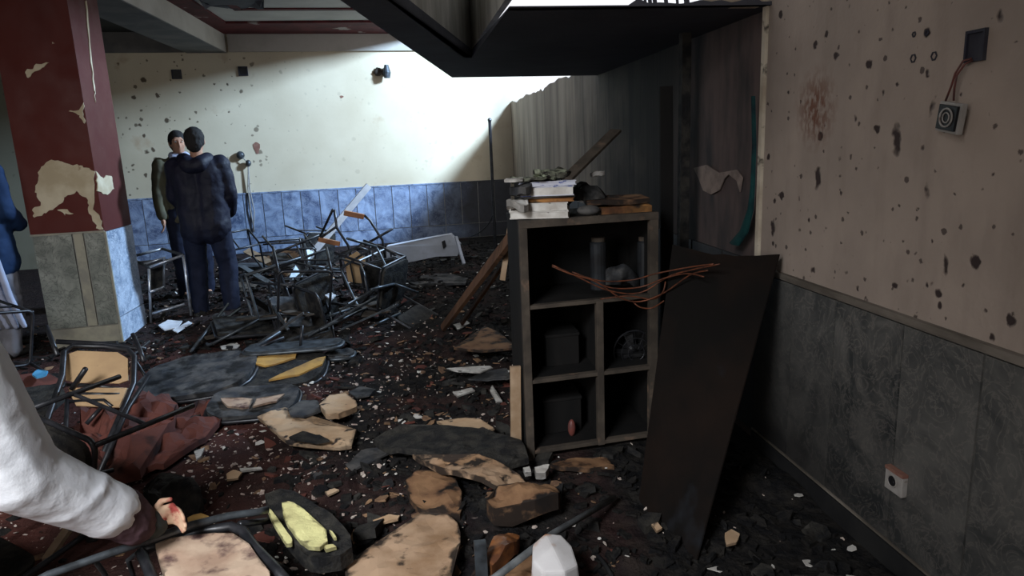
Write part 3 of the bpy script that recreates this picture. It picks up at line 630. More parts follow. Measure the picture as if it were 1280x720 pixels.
for k, (px, dz, lab) in enumerate(((640, .03, 'curled scorched page bundle left of the orange-edged book'), (644, .09, 'crumpled sooty page bundle left of the blue-printed book'))):
    sheet_xyz('page_bundle', lab, 'paper', ring((xb_(px+6), 3.1, TOP+dz+.02), .05, .1, seed=k), M['char_grey'] if k else M['paper'], .03, .012, .03, 8+k, .01)
# bowl, folded boards, bag, leaning plank on the cabinet
c_ = P(737, 262, d=3.1); c_.z = TOP
tag(MB().ell((c_.x, 3.12, TOP+.022), (.055, .055, .024), nu=20).build('grey_bowl', M['char_grey'], smooth=True), 'small grey upturned bowl right of the white books', 'bowl')
x0 = xb_(752); x1 = xb_(818)
sheet_xyz('folded_board', 'scorched orange-brown board lying on the cabinet beside the bowl', 'board', [V((x0, 3.1, TOP)), V((x1, 3.13, TOP)), V((x1+.01, 3.36, TOP)), V((x0, 3.36, TOP))], M['orange'], .03, .01, .006, 11)
sheet_xyz('folded_board', 'darker red-brown board on top of the orange-brown one', 'board', [V((x0-.06, 3.14, TOP+.04)), V((x1-.0, 3.16, TOP+.04)), V((x1+.0, 3.38, TOP+.04)), V((x0-.02, 3.38, TOP+.04))], M['tan_dark'], .022, .012, .008, 12)
sheet_xyz('cloth_bag', 'crumpled dark grey cloth bag behind the bowl', 'bag', ring((xb_(742), 3.3, TOP), .12, .08, seed=4), M['char_grey'], .04, .012, .06, 13, .09)
sheet_xyz('paper_scrap', 'white crumpled paper scrap on top of the dark grey bag', 'paper', ring((xb_(747, 3.3), 3.3, P(745, 214, d=3.3).z-.02), .035, .03, seed=7), M['paper'], .02, .012, .03, 14)
a_ = P(708, 224, d=3.12); b_ = P(770, 163, d=3.45); a_.z = max(a_.z, zu-.02)
t = MB().bar(a_, b_, .06, .015, up=(-.5, -.6, .6)).build('leaning_plank', M['cab_edge'], bevel=.002); tag(t, 'dark brown plank leaning upward from the book stack toward the wall', 'plank')
# ---- hardboard sheet leaning at the right of the cabinet
S = [P(872, 700, .01), P(800, 625, .01), P(842, 306, d=3.0), P(975, 318, d=2.72)]
mb = MB(); n1, n2 = 14, 10; vs = []
for j in range(n1+1):
    for i in range(n2+1):
        u, v = i/n2, j/n1; p = (S[1]*(1-u)+S[0]*u)*(1-v)+(S[2]*(1-u)+S[3]*u)*v
        bow = V((-.3, -.8, .1))*(.035*math.sin(math.pi*u)*(1-.3*v)+.012*noise.noise(V((u*3, v*4, 0)))); p = p+bow
        if j == n1: p.z -= .02*abs(noise.noise(V((u*9, 1, 1))))+.02*math.sin(u*3.1)
        vs.append(p)
nn_ = (S[0]-S[1]).cross(S[2]-S[1]).normalized()*.006; N_ = len(vs)
idx = lambda i, j: j*(n2+1)+i
fs = [(idx(i, j), idx(i+1, j), idx(i+1, j+1), idx(i, j+1)) for j in range(n1) for i in range(n2)]; fs += [tuple(N_+k for k in f[::-1]) for f in fs]
bd = [idx(i, 0) for i in range(n2)]+[idx(n2, j) for j in range(n1)]+[idx(i, n1) for i in range(n2, 0, -1)]+[idx(0, j) for j in range(n1, 0, -1)]
fs += [(bd[k], bd[(k+1) % len(bd)], N_+bd[(k+1) % len(bd)], N_+bd[k]) for k in range(len(bd))]
mb.add(vs+[p+nn_ for p in vs], fs); tag(mb.build('leaning_sheet', M['sheet'], smooth=False), 'large blackened hardboard sheet leaning between the cabinet and the marble-clad wall', 'panel')
# upper rim of the sheet carries rubble; teal cloth on the broken wall end
mb = MB(); tp = [(942, 120, .012), (943, 180, .02), (941, 230, .03), (938, 262, .05), (930, 290, .075), (918, 306, .1)]
L_ = [P(x, y, x=XR-.03) for x, y, w_ in tp]; vs = []
for p, (x, y, w_) in zip(L_, tp): vs += [p+V((0, w_*.6, 0)), p+V((-.012, 0, 0)), p+V((0, -w_*.4, 0))]
fs = [(3*i+a, 3*i+a+1, 3*i+a+4, 3*i+a+3) for i in range(len(tp)-1) for a in (0, 1)]
mb.add(vs+[v+V((.006, 0, 0)) for v in vs], fs+[tuple(18+k for k in f[::-1]) for f in fs]); tag(mb.build('teal_cloth', M['teal'], smooth=True), 'teal cloth strip hanging down the broken edge of the cream wall', 'cloth')
pts = [P(x, y, x=XR+.03) for x, y in ((868, 210), (874, 222), (880, 238), (890, 243), (900, 238), (906, 224), (912, 218), (922, 226), (926, 240), (929, 222), (922, 212), (900, 216), (884, 206))]
MB().prism(pts, (-.006, 0, 0)).build('peeled_plaster', simple('dull_peeled_plaster', (.27, .21, .18), (.17, .13, .115), 14), W_F)
# dark vertical charred post between cabinet and wall
a_ = P(853, 335, d=3.6); b_ = P(853, 98, d=3.6); a_.z = 0.0
tag(MB().bar(a_, V((a_.x, a_.y, 2.02)), .05, .05).build('charred_post', M['char'], bevel=.003), 'charred upright post standing behind the right end of the cabinet', 'post')
a_ = P(836, 250, d=3.5); tag(MB().bar(V((a_.x, a_.y, 0)), V((a_.x-.02, a_.y, 1.75)), .07, .02).build('charred_board', M['cab'], bevel=.003), 'dull brown upright board beside the charred post behind the cabinet', 'board')
# ---- planks leaning left of the cabinet
def plank(label, a_, b_, w, h, mat, name='plank', cat='plank', up=(0, 0, 1), group=None):
    a_ = V(a_); b_ = V(b_); n = 8; mb = MB(); 
    x = (b_-a_).normalized(); u = V(up); y = u.cross(x).normalized(); z_ = x.cross(y); vs = []
    for i in range(n+1):
        p = a_.lerp(b_, i/n); ww = w/2*(1+.12*noise.noise(V((i*.9, w*50, a_.x)))); hh = h/2
        vs += [p-y*ww-z_*hh, p+y*ww-z_*hh, p+y*ww+z_*hh, p-y*ww+z_*hh]
    fs = [(4*i+k, 4*i+(k+1) % 4, 4*i+4+(k+1) % 4, 4*i+4+k) for i in range(n) for k in range(4)]+[(3, 2, 1, 0), (4*n, 4*n+1, 4*n+2, 4*n+3)]
    mb.add(vs, fs); return tag(mb.build(name, mat), label, cat, group)
plank('broad brown plank leaning against the left side of the cabinet', P(552, 412, .02), P(642, 292, d=3.62), .085, .025, M['wood'], up=(-.6, -.6, .5))
plank('thin charred plank leaning behind the broad brown one', P(575, 408, .02), P(646, 305, d=3.75), .04, .02, M['wood'], up=(-.6, -.6, .5))
plank('upright pale wooden batten beside the cabinet\'s left post', P(645, 568, .0), P(644, 458, d=3.1), .05, .02, M['wood_pale'], 'batten', 'batten', up=(0, -1, 0))
plank('charred flat batten leaning at the cabinet\'s back left corner', P(640, 268, d=3.9)*1, P(628, 350, d=3.9)*1, .03, .02, M['wood_pale'], 'batten', 'batten', up=(0, -1, 0))
# pole at the back right corner
a_ = P(619, 303, d=9.5); b_ = P(612, 150, d=9.5)
p_ = thing('floor_pole', 'thin black upright pole standing near the back right corner', 'pole', (a_.x, a_.y, 0)); MB().tube([V((a_.x, a_.y, 0)), b_], .022, 8).build('shaft', M['steel'], p_); MB().tube([V((a_.x, a_.y, 0)), V((a_.x, a_.y, .03))], .12, 16).build('base', M['steel'], p_); MB().ell(b_, .028, nu=8, nv=6).build('tip', M['steel'], p_)
wires('hanging_cable', 'black cable sagging from the pole toward the corner', [[(618, 262, 9.5), (612, 278, 9.6), (600, 290, 9.7), (588, 296, 9.9)]], M['blackpl'], .008)
# ---- wall fittings
def on_wall_box(name, label, cat, p, sy, sz, mat, inner, th=.012):
    t = thing(name, label, cat, p)
    mb = MB(); x = p.x
    for (a0, a1, b0, b1) in ((-sy, sy, -sz, -sz*.8), (-sy, sy, sz*.8, sz), (-sy, -sy*.8, -sz*.8, sz*.8), (sy*.8, sy, -sz*.8, sz*.8)): mb.box((x-th, p.y+a0, p.z+b0), (x, p.y+a1, p.z+b1))
    mb.build('rim', mat, t); MB().box((x-.004, p.y-sy*.8, p.z-sz*.8), (x, p.y+sy*.8, p.z+sz*.8)).build('recess', inner, t); return t
q = P(1222, 57, x=XR); on_wall_box('junction_box', 'open dark junction box high on the right wall', 'electrical box', q, .034, .042, M['box_dk'], M['box_dk'])
q = P(1189, 147, x=XR-.03)
t = thing('dangling_socket', 'wall socket torn loose with black face and white rim, dangling on wires', 'socket', q)
Rt = Matrix.Rotation(math.radians(8), 3, 'X')@Matrix.Rotation(math.radians(-8), 3, 'Z')
ex, ey, ez = Rt@V((.008, 0, 0)), Rt@V((0, .052, 0)), Rt@V((0, 0, .042))
MB().obox(q, ex, ey, ez).build('frame', M['white_pl'], t, bevel=.002); MB().obox(q-ex*1.3, ex*.5, ey*.84, ez*.82).build('face', M['blackpl'], t, bevel=.002)
cc = q-ex*2.0; MB().tube([cc+ey*.55*math.cos(a)+ez*.6*math.sin(a) for a in [k*math.pi/9 for k in range(18)]], .0028, 6, True).build('socket_ring', M['white_pl'], t)
MB().tube([cc+ey*.3*math.cos(a)+ez*.33*math.sin(a) for a in [k*math.pi/6 for k in range(12)]], .002, 6, True).build('socket_ring', M['white_pl'], t)
w1 = [P(1215, 73, x=XR-.015), P(1204, 76, x=XR-.03), P(1194, 92, x=XR-.035), P(1189, 108, x=XR-.035), P(1182, 126, x=XR-.03)]
w2 = [P(1216, 75, x=XR-.015), P(1206, 80, x=XR-.03), P(1196, 94, x=XR-.04), P(1193, 110, x=XR-.035), P(1192, 126, x=XR-.03)]
for wp in (w1, w2): MB().tube(wp, .0032, 6).build('wire', M['redwire'], t, smooth=True)
q = P(1124, 601, x=XR-.014)
t = thing('wall_socket', 'grimy white wall socket with a reddish top edge low on the marble cladding', 'socket', q)
MB().box((q.x-.022, q.y-.042, q.z-.040), (q.x, q.y+.042, q.z+.040)).build('plate', M['white_pl'], t, bevel=.004)
MB().box((q.x-.0235, q.y-.043, q.z+.030), (q.x-.002, q.y+.043, q.z+.0415)).build('top_edge', M['rustpl'], t)
MB().tube([q+V((-.023, .021*math.cos(a)+.004, .021*math.sin(a))) for a in [k*math.pi/9 for k in range(18)]], .0028, 6, True).build('socket_ring', M['white_pl'], t)
MB().tube([q+V((-.0245, .004, 0)), q+V((-.022, .004, 0))], .017, 16).build('socket_well', M['blackpl'], t)
for dy_ in (-.006, .014): MB().tube([q+V((-.0255, dy_, 0)), q+V((-.0235, dy_, 0))], .0028, 8).build('pin_hole', M['box_dk'], t)
# holes with writing-like smudges are dents in the plaster
for k, (x, y) in enumerate(((1142, 73), (1168, 70), (1143, 43), (1159, 41))):
    q = P(x, y, x=XR); MB().tube([q+V((-.001, .011*math.cos(a)*(1-.4*(k > 1)), .012*math.sin(a)*(1-.4*(k > 1)))) for a in [j*1.05 for j in range(6)]], .003, 4, True).build('dent_rim', M['box_dk'], W_R)
def bw_thing(px, py): return BW(px, py, .0)
for px, py, lab in ((221, 93, 'left of the two small black boxes high on the back wall'), (304, 89, 'right of the two small black boxes high on the back wall')):
    q = bw_thing(px, py); t = thing('switch_box', lab, 'electrical box', q)
    bwb = lambda u, z, s: [q+BE*(-s+u)+V((0, 0, z-s))]
    mb = MB()
    def qbox(mb, u0, u1, z0, z1, o0, o1): return mb.hexa([q+BE*u0+BN*o1+V((0, 0, z0)), q+BE*u1+BN*o1+V((0, 0, z0)), q+BE*u1+BN*o0+V((0, 0, z0)), q+BE*u0+BN*o0+V((0, 0, z0)), q+BE*u0+BN*o1+V((0, 0, z1)), q+BE*u1+BN*o1+V((0, 0, z1)), q+BE*u1+BN*o0+V((0, 0, z1)), q+BE*u0+BN*o0+V((0, 0, z1))])
    for (u0, u1, z0, z1) in ((-.065, .065, -.065, -.05), (-.065, .065, .05, .065), (-.065, -.05, -.05, .05), (.05, .065, -.05, .05)): qbox(mb, u0, u1, z0, z1, 0, .025)
    mb.build('rim', M['box_dk'], t); qbox(MB(), -.05, .05, -.05, .05, 0, .008).build('recess', M['blackpl'], t)
q = BW(481, 90, .0); t = thing('wall_lamp', 'dark wall lamp bracket on the bright part of the back wall', 'lamp', q)
MB().ell(q+BN*.02, (.06, .02, .06)).build('backplate', M['cab_edge'], t, smooth=True); MB().tube([q+BN*.02, q+BN*.09, q+BN*.12+V((0, 0, .04))], .012).build('arm', M['cab_edge'], t)
MB().tube([q+BN*.12+V((0.02, 0, .09)), q+BN*.12+V((0.02, 0, -.02)), q+BN*.12+V((0.02, 0, -.1))], [.03, .06, .045], 12).build('lamp_holder', M['steel_dull'], t)
MB().ell(q+BN*.03+BE*(-.1), (.07, .03, .06), nz=.3).build('scorched_boss', M['cab_edge'], t, smooth=True)
q = BW(301, 194, .0); t = thing('wall_bracket', 'small round grey bracket with hanging cords on the back wall behind the men', 'bracket', q)
MB().ell(q+BN*.04, (.06, .05, .06)).build('boss', M['steel_dull'], t, smooth=True); MB().ell(q+BN*.05+V((.1, 0, -.12)), (.04, .04, .05)).build('plug', M['steel_dull'], t, smooth=True)
for k in range(2):
    MB().tube([q+BN*.06, q+BN*.05+V((.1, 0, -.12)), BW(310+k*2, 235, .04), BW(313+k*5, 262+k*3, .05), BW(318-k*2, 290, .04)], .009, 6).build('cord', M['white_pl'], t, smooth=True)
# plaster holes: brown smear marks on the back wall
for k, (x, y, s) in enumerate(((321, 185, .09), (427, 121, .05))):
    q = BW(x, y, .001); pts = [q+BE*(s*.5*math.cos(a)*(1+.4*math.sin(3*a+k)))+V((0, 0, s*(1 if k == 0 else .4)*math.sin(a))) for a in [j*.63 for j in range(10)]]
    MB().prism(pts, BN*.004).build('gouge', M['rustpl'], W_B)
# ================================================================ chairs
def rr3(cx, cy, z, rx, ry, rc, n=4): return [V((x, y, z)) for x, y in rr_poly(cx, cy, rx, ry, rc, n)]
def make_chair(name, label, seat_mat, back_mat, metal, arm=False, group=None, seat=True, back=True):
    t = thing(name, label, 'chair', (0, 0, 0), group); sw = .20; r = .011
    for s in (-1, 1):
        MB().tube([(s*sw, .19, .44), (s*(sw+.015), .22, 0)], r, 8).build('leg', metal, t, smooth=True)
        MB().tube([(s*sw, -.17, .44), (s*(sw+.015), -.24, 0)], r, 8).build('leg', metal, t, smooth=True)
    MB().tube(rr3(0, .01, .44, sw, .19, .04), r, 8, True).build('seat_frame', metal, t, smooth=True)
    MB().tube([(-sw-.008, .2, .22), (sw+.008, .2, .22)], r*.8, 6).build('stretcher', metal, t)
    MB().tube([(-sw-.008, -.2, .16), (sw+.008, -.2, .16)], r*.8, 6).build('stretcher', metal, t)
    bp = [(-sw, -.17, .44), (-sw, -.21, .62), (-sw, -.25, .80), (-sw+.04, -.258, .84), (sw-.04, -.258, .84), (sw, -.25, .80), (sw, -.21, .62), (sw, -.17, .44)]
    MB().tube(bp, r, 8).build('back_frame', metal, t, smooth=True)
    if seat:
        s_ = MB().plate(rr3(0, .01, .448, sw-.005, .185, .06), .022, .004, .006, rings=4, per=1, seed=3, dome=.012).build('seat', seat_mat, t, smooth=False)
    if back:
        e = V((0, -.97, .2)); pts = [V((x, -.212-(z-.62)*.2, z)) for x, z in rr_poly(0, .71, sw-.012, .10, .05)]
        MB().plate(pts, .016, .002, .004, rings=3, per=1, seed=5, up=(0, .98, .2)).build('backrest', back_mat, t)
    if arm:
        for s in (-1, 1):
            MB().tube([(s*(sw+.02), .2, .44), (s*(sw+.03), .2, .62), (s*(sw+.03), .15, .66), (s*(sw+.03), -.18, .68)], r*.8, 6).build('arm_tube', metal, t, smooth=True)
            MB().bar((s*(sw+.03), .17, .675), (s*(sw+.03), -.1, .69), .045, .02).build('armrest', M['wood_arm'], t, bevel=.004)
    return t
def drop(o):        # lower or lift a turned thing so that its lowest point rests at the height given
    bpy.context.view_layer.update(); lo = 9
    for ch in list(o.children_recursive)+[o]:
        if ch.type == 'MESH': lo = min(lo, min((ch.matrix_world@v.co).z for v in ch.data.vertices))
    return lo
_proto = {}
def chair(key, label, px, py, z, rot, seat='char', back='char', metal='steel', arm=False, group=None, seat_on=True, back_on=True, name='burnt_chair', d=None):
    k = (seat, back, metal, arm, seat_on, back_on)
    if k in _proto: t = copy_tree(_proto[k]); t['label'] = label
    else: t = make_chair(name, label, M[seat], M[back], M[metal], arm, group, seat_on, back_on); _proto[k] = t
    if group: t['group'] = group
    p = P(px, py, z) if d is None else P(px, py, d=d); t.rotation_euler = [math.radians(a) for a in rot]
    # the turned chair is centred over the point, lowest point at z
    bpy.context.view_layer.update(); vs = [t.matrix_world@(ch.matrix_local@v.co) if False else ch.matrix_world@v.co for ch in t.children for v in ch.data.vertices]
    c = sum(vs, V())/len(vs); lo = min(v.z for v in vs); o = V(t.location)
    t.location = V((p.x-(c.x-o.x), p.y-(c.y-o.y), p.z-(lo-o.z))); return t
GP = 'burnt chairs heaped in the middle of the hall'
chair('b', 'charred chair tipped forward in the heap, nearest the long pale bar', 392, 355, .0, (84, 10, 95), 'char', 'char_grey', 'steel', False, GP)
chair('c', 'charred chair on its back at the left foot of the heap, grey seat showing', 352, 402, .0, (104, 10, -75), 'char_grey', 'char_grey', 'steel', False, GP)
chair('d', 'charred chair lying on its side at the front middle of the heap', 396, 416, .0, (92, 78, 50), 'char', 'char', 'steel', False, GP)
chair('e', 'charred chair fallen on its back at the right foot of the heap', 500, 408, .0, (104, -5, 60), 'char', 'char', 'steel', False, GP)
chair('f', 'charred chair frame without seat, tipped over behind the long pale bar', 335, 352, .02, (80, -20, 120), 'char', 'char', 'steel', False, GP, False, True)
chair('g', 'dull grey chair frame collapsed at the front edge of the heap', 465, 405, .02, (105, 30, 160), 'char', 'char', 'steel_dull', False, GP, False, False)
chair('h', 'seatless grey chair frame lying across the heap\'s left side', 322, 424, .0, (98, -10, -70), 'char', 'char', 'steel_dull', False, GP, False, False)
chair('j', 'charred seatless chair lying near the round ochre-patched seat', 386, 428, .0, (106, 6, 15), 'char', 'char', 'steel', False, GP, False, True)
chair('k', 'charred chair on its side below the toppled white panel', 474, 386, .0, (90, 84, 20), 'char', 'char', 'steel', False, GP)
chair('l', 'charred chair toppled far back beside the marble dado', 405, 345, .0, (95, 8, 40), 'char', 'char', 'steel', False, GP)
chair('m', 'charred chair lying on its side behind the man in blue, near the pillar', 18, 488, .0, (95, 10, 60), 'char', 'maroon', 'steel', False, None, False, True)
chair('n', 'burnt chair tipped on its front in the lower left corner, under the white sleeve', 62, 700, .0, (85, 12, -30), 'char', 'char', 'steel')
chair('o', 'charred seatless chair lying behind the front middle of the heap', 375, 378, .0, (100, 4, 25), 'char', 'char', 'steel', False, GP, False, True)
rs_ = random.Random(5)
for k in range(26):
    px = rs_.uniform(275, 520); py = rs_.uniform(352, 432); a_ = P(px, py, rs_.uniform(.02, .22)); an = rs_.uniform(0, 6.28); ln = rs_.uniform(.2, .55)
    b_ = a_+V((math.cos(an)*ln, math.sin(an)*ln, rs_.uniform(-.1, .22))); b_.z = max(b_.z, .03)
    plank('charred strip of board tangled in the chair heap', a_, b_, rs_.uniform(.03, .13), .012, M[rs_.choice(['char', 'char', 'char_grey', 'steel_dull', 'ash', 'cab_edge'])], 'charred_strip', 'debris', group='charred strips in the chair heap')
plank('dark blue-grey board lying level below the dado, right of the men', P(287, 334, .12), P(332, 333, .12), .3, .05, M['steel_dull'], 'dark_board', 'board')
plank('grey-brown board lying flat behind the standing man\'s right leg', P(285, 356, .08), P(345, 366, .10), .3, .02, M['cab_edge'], 'flat_board', 'board')
# pale school desk frame by the pillar
def tubes(name, label, cat, runs, mat, r=.011, d=None, group=None, part='tube'):
    a0 = runs[0][0]; t = thing(name, label, cat, PP(a0), group)
    for i, rn in enumerate(runs): MB().tube([PP(p) for p in rn], r, 8).build(part, mat, t, smooth=True)
    return t
def PP(p): return P(p[0], p[1], d=p[2]) if len(p) == 3 else P(p[0], p[1], p[3])
B_ = lambda px, py, d: (px, py, d)
t = thing('school_desk', 'bare bright steel desk frame standing beside the pillar at the men\'s feet', 'desk', P(210, 405))
fr = [[(187, 334, 6.4), (229, 319, 6.5)], [(160, 322, 6.9), (203, 311, 7.0)], [(186, 336, 6.4), (189, 405, 6.45)], [(229, 319, 6.5), (240, 400, 6.55)], [(160, 322, 6.9), (172, 395, 6.9)],
      [(190, 392, 6.42), (231, 380, 6.52)], [(187, 365, 6.4), (205, 359, 6.5)], [(180, 330, 6.5), (205, 322, 6.55), (205, 362, 6.6)], [(187, 334, 6.4), (160, 322, 6.9)], [(229, 319, 6.5), (203, 311, 7.0)]]
for i, rn in enumerate(fr): MB().tube([PP(p) for p in rn], .013, 8).build('leg' if i in (2, 3, 4) else 'rail', M['steel_pale' if i not in (4, 8, 9) else 'steel_dull'], t, smooth=True)
MB().plate([P(185, 338, d=6.55), P(204, 332, d=6.6), P(205, 360, d=6.6), P(187, 366, d=6.55)], .01, .003, .004, up=(0, -1, 0)).build('back_board', M['char'], t)
# curved tube with armrests over the heap
t = thing('upturned_desk_chair', 'upturned desk chair frame with two orange-brown armrests in the air, over the heap', 'chair', P(440, 350, d=7.6))
for rn in ([(418, 262, 6.9), (421, 285, 6.9), (436, 308, 6.9), (440, 330, 6.9)], [(455, 269, 6.9), (462, 275, 6.9), (478, 300, 6.9), (482, 325, 6.9)], [(461, 303, 6.9), (491, 286, 6.9)], [(416, 262, 6.9), (400, 296, 7.3)],
           [(421, 283, 6.9), (397, 300, 6.9)], [(446, 313, 6.9), (462, 303, 6.9)], [(425, 318, 6.9), (462, 303, 6.9), (466, 352, 6.9)]): MB().tube([PP(p) for p in rn], .013, 8).build('frame_tube', M['steel'], t, smooth=True)
MB().bar(PP((430, 266, 6.9)), PP((455, 271, 6.9)), .05, .05).build('armrest', M['wood_arm'], t, bevel=.006)
MB().bar(PP((398, 299, 6.9)), PP((425, 305, 6.9)), .045, .045).build('armrest', M['wood_arm'], t, bevel=.006)
mb = MB(); mb.plate([P(*p, d=6.85) for p in ((430, 324), (446, 314), (456, 322), (458, 345), (452, 354), (436, 352))], .018, .004, .004, up=(0, -1, .1), seed=2); mb.build('backrest', M['ply'], t)
MB().tube([P(*p, d=6.82) for p in ((424, 318), (448, 309), (458, 312), (461, 350), (452, 358), (432, 356), (428, 340))], .016, 8, True).build('backrest_frame', M['steel'], t, smooth=True)
# the long pale bar and its neighbours
plank('long pale grey bar leaning across the back of the chair heap', P(361, 352, d=8.0), P(461, 232, d=8.3), .075, .04, M['white'], 'leaning_bar', 'bar', up=(.5, -.8, .3))
plank('dark grey board strip rising from the foot of the pale bar', P(352, 385, d=7.4), P(385, 312, d=8.0), .12, .03, M['steel_dull'], 'leaning_strip', 'board', up=(.5, -.8, .3))
plank('tan broken board under the orange-lit dado left of the pale bar', P(308, 313, d=9.0), P(362, 342, d=8.2), .09, .02, M['wood_pale'], 'broken_board', 'board', up=(0, -.6, .7))
plank('brown scorched board behind the pale bar\'s foot', P(338, 318, d=9.2), P(382, 322, d=8.8), .16, .03, M['tan_dark'], 'broken_board', 'board', up=(0, -.6, .7))
# white panel
t = thing('white_panel_desk', 'white rectangular desk panel with a finger hole, toppled behind the chair heap', 'desk', P(530, 345, d=7.8))
pp = [P(483, 308, d=7.8), P(483, 334, d=7.8), P(545, 321, d=7.9), P(572, 320, d=7.95), P(575, 306, d=7.95), P(563, 293, d=7.95), P(545, 296, d=7.9)]
MB().prism(pp, (.02, .06, .01)).build('front_board', M['panel_w'], t, bevel=.003)
MB().prism([P(*p, d=7.9) for p in ((552, 302), (556, 300), (558, 308), (554, 311))], (0, -.012, 0)).build('finger_hole', M['blackpl'], t)
MB().bar(P(570, 296, d=7.9), P(580, 330, d=7.7), .03, .03).build('curved_end', M['panel_w'], t); MB().bar(P(487, 336, d=7.9), P(487, 365, d=8.2), .04, .03).build('leg', M['steel'], t); MB().bar(P(566, 324, d=8.2), P(566, 350, d=8.2), .04, .03).build('leg', M['steel'], t)
sheet('desk_shelf', 'fallen grey-brown shelf board below the white panel', 'board', [(500, 349), (560, 344), (585, 350), (582, 356), (520, 358)], .1, M['char_grey'], .02, .02, .01, 21)
# ---------------------------------------------------------------- round charred seats lying face up
def seat_disc(label, cx, cy, z, rx, ry, mat, patches=(), tilt=(0, 0), tubes_=(), group='charred seat cushions lying on the carpet', name='burnt_cushion', rot=0, rim='steel', rc=None, yaw=0, thick=.035):
    c = P(cx, cy, z); t = thing(name, label, 'cushion', c, group)
    t0 = c; Rm = Euler((math.radians(tilt[0]), math.radians(tilt[1]), math.radians(yaw))).to_matrix()
    f = lambda x, y, h=0: t0+Rm@V((x, y, h))
    out = rr_poly(0, 0, rx, ry, rc or min(rx, ry)*.75, 5)
    MB().tube([f(x*1.03, y*1.03, .0) for x, y in out], .013, 8, True).build('rim_tube', M[rim], t, smooth=True)
    MB().plate([f(x, y) for x, y in out], thick, .006, .012, rings=5, per=2, seed=cx, up=Rm@V((0, 0, 1)), dome=-.008).build('pad', mat, t)
    for j, (pm, poly) in enumerate(patches):
        MB().plate([f(x*rx, y*ry, thick+.0) for x, y in poly], .012, .01, .008, rings=3, per=3, seed=j+cx, up=Rm@V((0, 0, 1))).build('foam_patch', M[pm], t)
    for rn in tubes_: MB().tube([f(*q) for q in rn], .011, 8).build('leg', M[rim], t, smooth=True)
    return t
seat_disc('large round ash-grey seat between the crumpled maroon carpet and the pillar', 248, 472, .06, .36, .34, M['char_grey'], tilt=(6, -3), tubes_=([(-.36, .1, 0), (-.5, .3, .1), (-.45, .5, .12)], [(.2, .32, 0), (.5, .4, .06)]))
seat_disc('round charred seat with an ochre patch and ochre crescent rim', 350, 463, .05, .30, .28, M['char'], [('foam_o', [(-.75, .2), (-.6, .75), (.3, .85), (.3, .35), (-.3, -.05)]), ('foam_o', [(-.1, -.8), (.5, -.6), (.95, -.1), (.98, .35), (.8, .3), (.6, -.25), (.1, -.55)])], tilt=(8, 2), tubes_=([(.1, .25, .03), (.12, .3, .2)],))
seat_disc('round charred seat with a tan centre, nearest the cream cardboard', 318, 505, .05, .25, .2, M['char_grey'], [('ply_dirty', [(-.75, .1), (-.5, -.5), (0, -.62), (0, -.1)]), ('ply_dirty', [(.08, -.1), (.1, -.6), (.6, -.45), (.7, .05)])], tilt=(6, 0))
seat_disc('slim grey seat shell lying flat behind the ochre-patched seat', 368, 434, .13, .33, .13, M['steel_dull'], tilt=(-2, 0), thick=.02, rim='steel_dull')
seat_disc('small round whitish-grey cap beside the slim grey shell', 425, 444, .05, .10, .10, M['char_grey'], tilt=(0, 0), thick=.02, rim='steel_dull', name='round_cap')
seat_disc('black square seat lying face up under the thin grey tubes, left of the heap', 325, 408, .1, .34, .22, M['char'], tilt=(5, 5), rc=.05, yaw=20)
seat_disc('blackened square seat tilted up in front of the heap, blue-grey sheen', 372, 396, .16, .2, .2, M['char_grey'], [('ply_dirty', [(-1, -.2), (-.8, .3), (-.55, -.1), (-.7, -.6)])], tilt=(40, 10), rc=.05, yaw=30)
# charred seat with yellow foam at the bottom
c = P(385, 672, .10); t = thing('burnt_cushion', 'charred black seat pad with two pale yellow foam patches in the foreground', 'cushion', c)
pl_ = lambda pix, z: [P(x, y, z) for x, y in pix]
MB().plate(pl_([(333, 632), (352, 627), (378, 634), (400, 648), (425, 668), (440, 686), (441, 698), (428, 708), (400, 716), (388, 712), (362, 690), (346, 664)], .10), .06, .012, .02, rings=6, per=3, seed=31, dome=-.01).build('pad', M['char'], t)
MB().plate(pl_([(352, 632), (360, 630), (380, 640), (392, 652), (408, 664), (411, 682), (400, 690), (385, 688), (370, 672), (358, 656)], .16), .014, .008, .01, rings=4, per=3, seed=32, dome=-.008).build('foam_patch', M['foam_y'], t)
MB().plate(pl_([(333, 636), (340, 641), (350, 657), (363, 674), (365, 682), (358, 684), (350, 670), (340, 654)], .155), .014, .006, .006, rings=3, per=3, seed=33).build('foam_patch', M['foam_y'], t)
MB().plate(pl_([(412, 666), (416, 668), (421, 675), (418, 676)], .165), .012, .003, .003, rings=2, per=2, seed=34).build('foam_patch', M['foam_y'], t)
MB().plate(pl_([(404, 686), (416, 684), (421, 687), (408, 691)], .155), .012, .004, .003, rings=2, per=2, seed=35).build('foam_patch', M['foam_y'], t)
# chair held by the hand, bottom left
t = thing('foreground_chair', 'overturned black steel chair with a stained tan seat, gripped by the man in white', 'chair', P(250, 700, .0))
ZC = .26
def ptube(runs, r, mat, name, par, seg=10): 
    for rn in runs: MB().tube([P(x, y, z) for x, y, z in rn], r, seg).build(name, mat, par, smooth=True)
ptube([[(30, 735, .30), (60, 719, .30), (125, 696, .30), (180, 677, .30), (240, 656, .29), (285, 645, .28), (322, 640, .27), (334, 637, .26)]], .013, M['steel_dull'], 'frame_tube', t)
ptube([[(176, 690, .25), (196, 682, .25), (250, 664, .25), (288, 658, .25), (304, 664, .25), (318, 684, .24), (340, 706, .24), (366, 735, .24)], [(176, 690, .25), (186, 712, .24), (196, 740, .24)]], .017, M['steel'], 'seat_frame', t)
ptube([[(118, 700, .28), (130, 716, .2), (140, 735, .12)], [(176, 688, .26), (160, 700, .2), (172, 735, .1)]], .008, M['steel_dull'], 'stretcher', t)
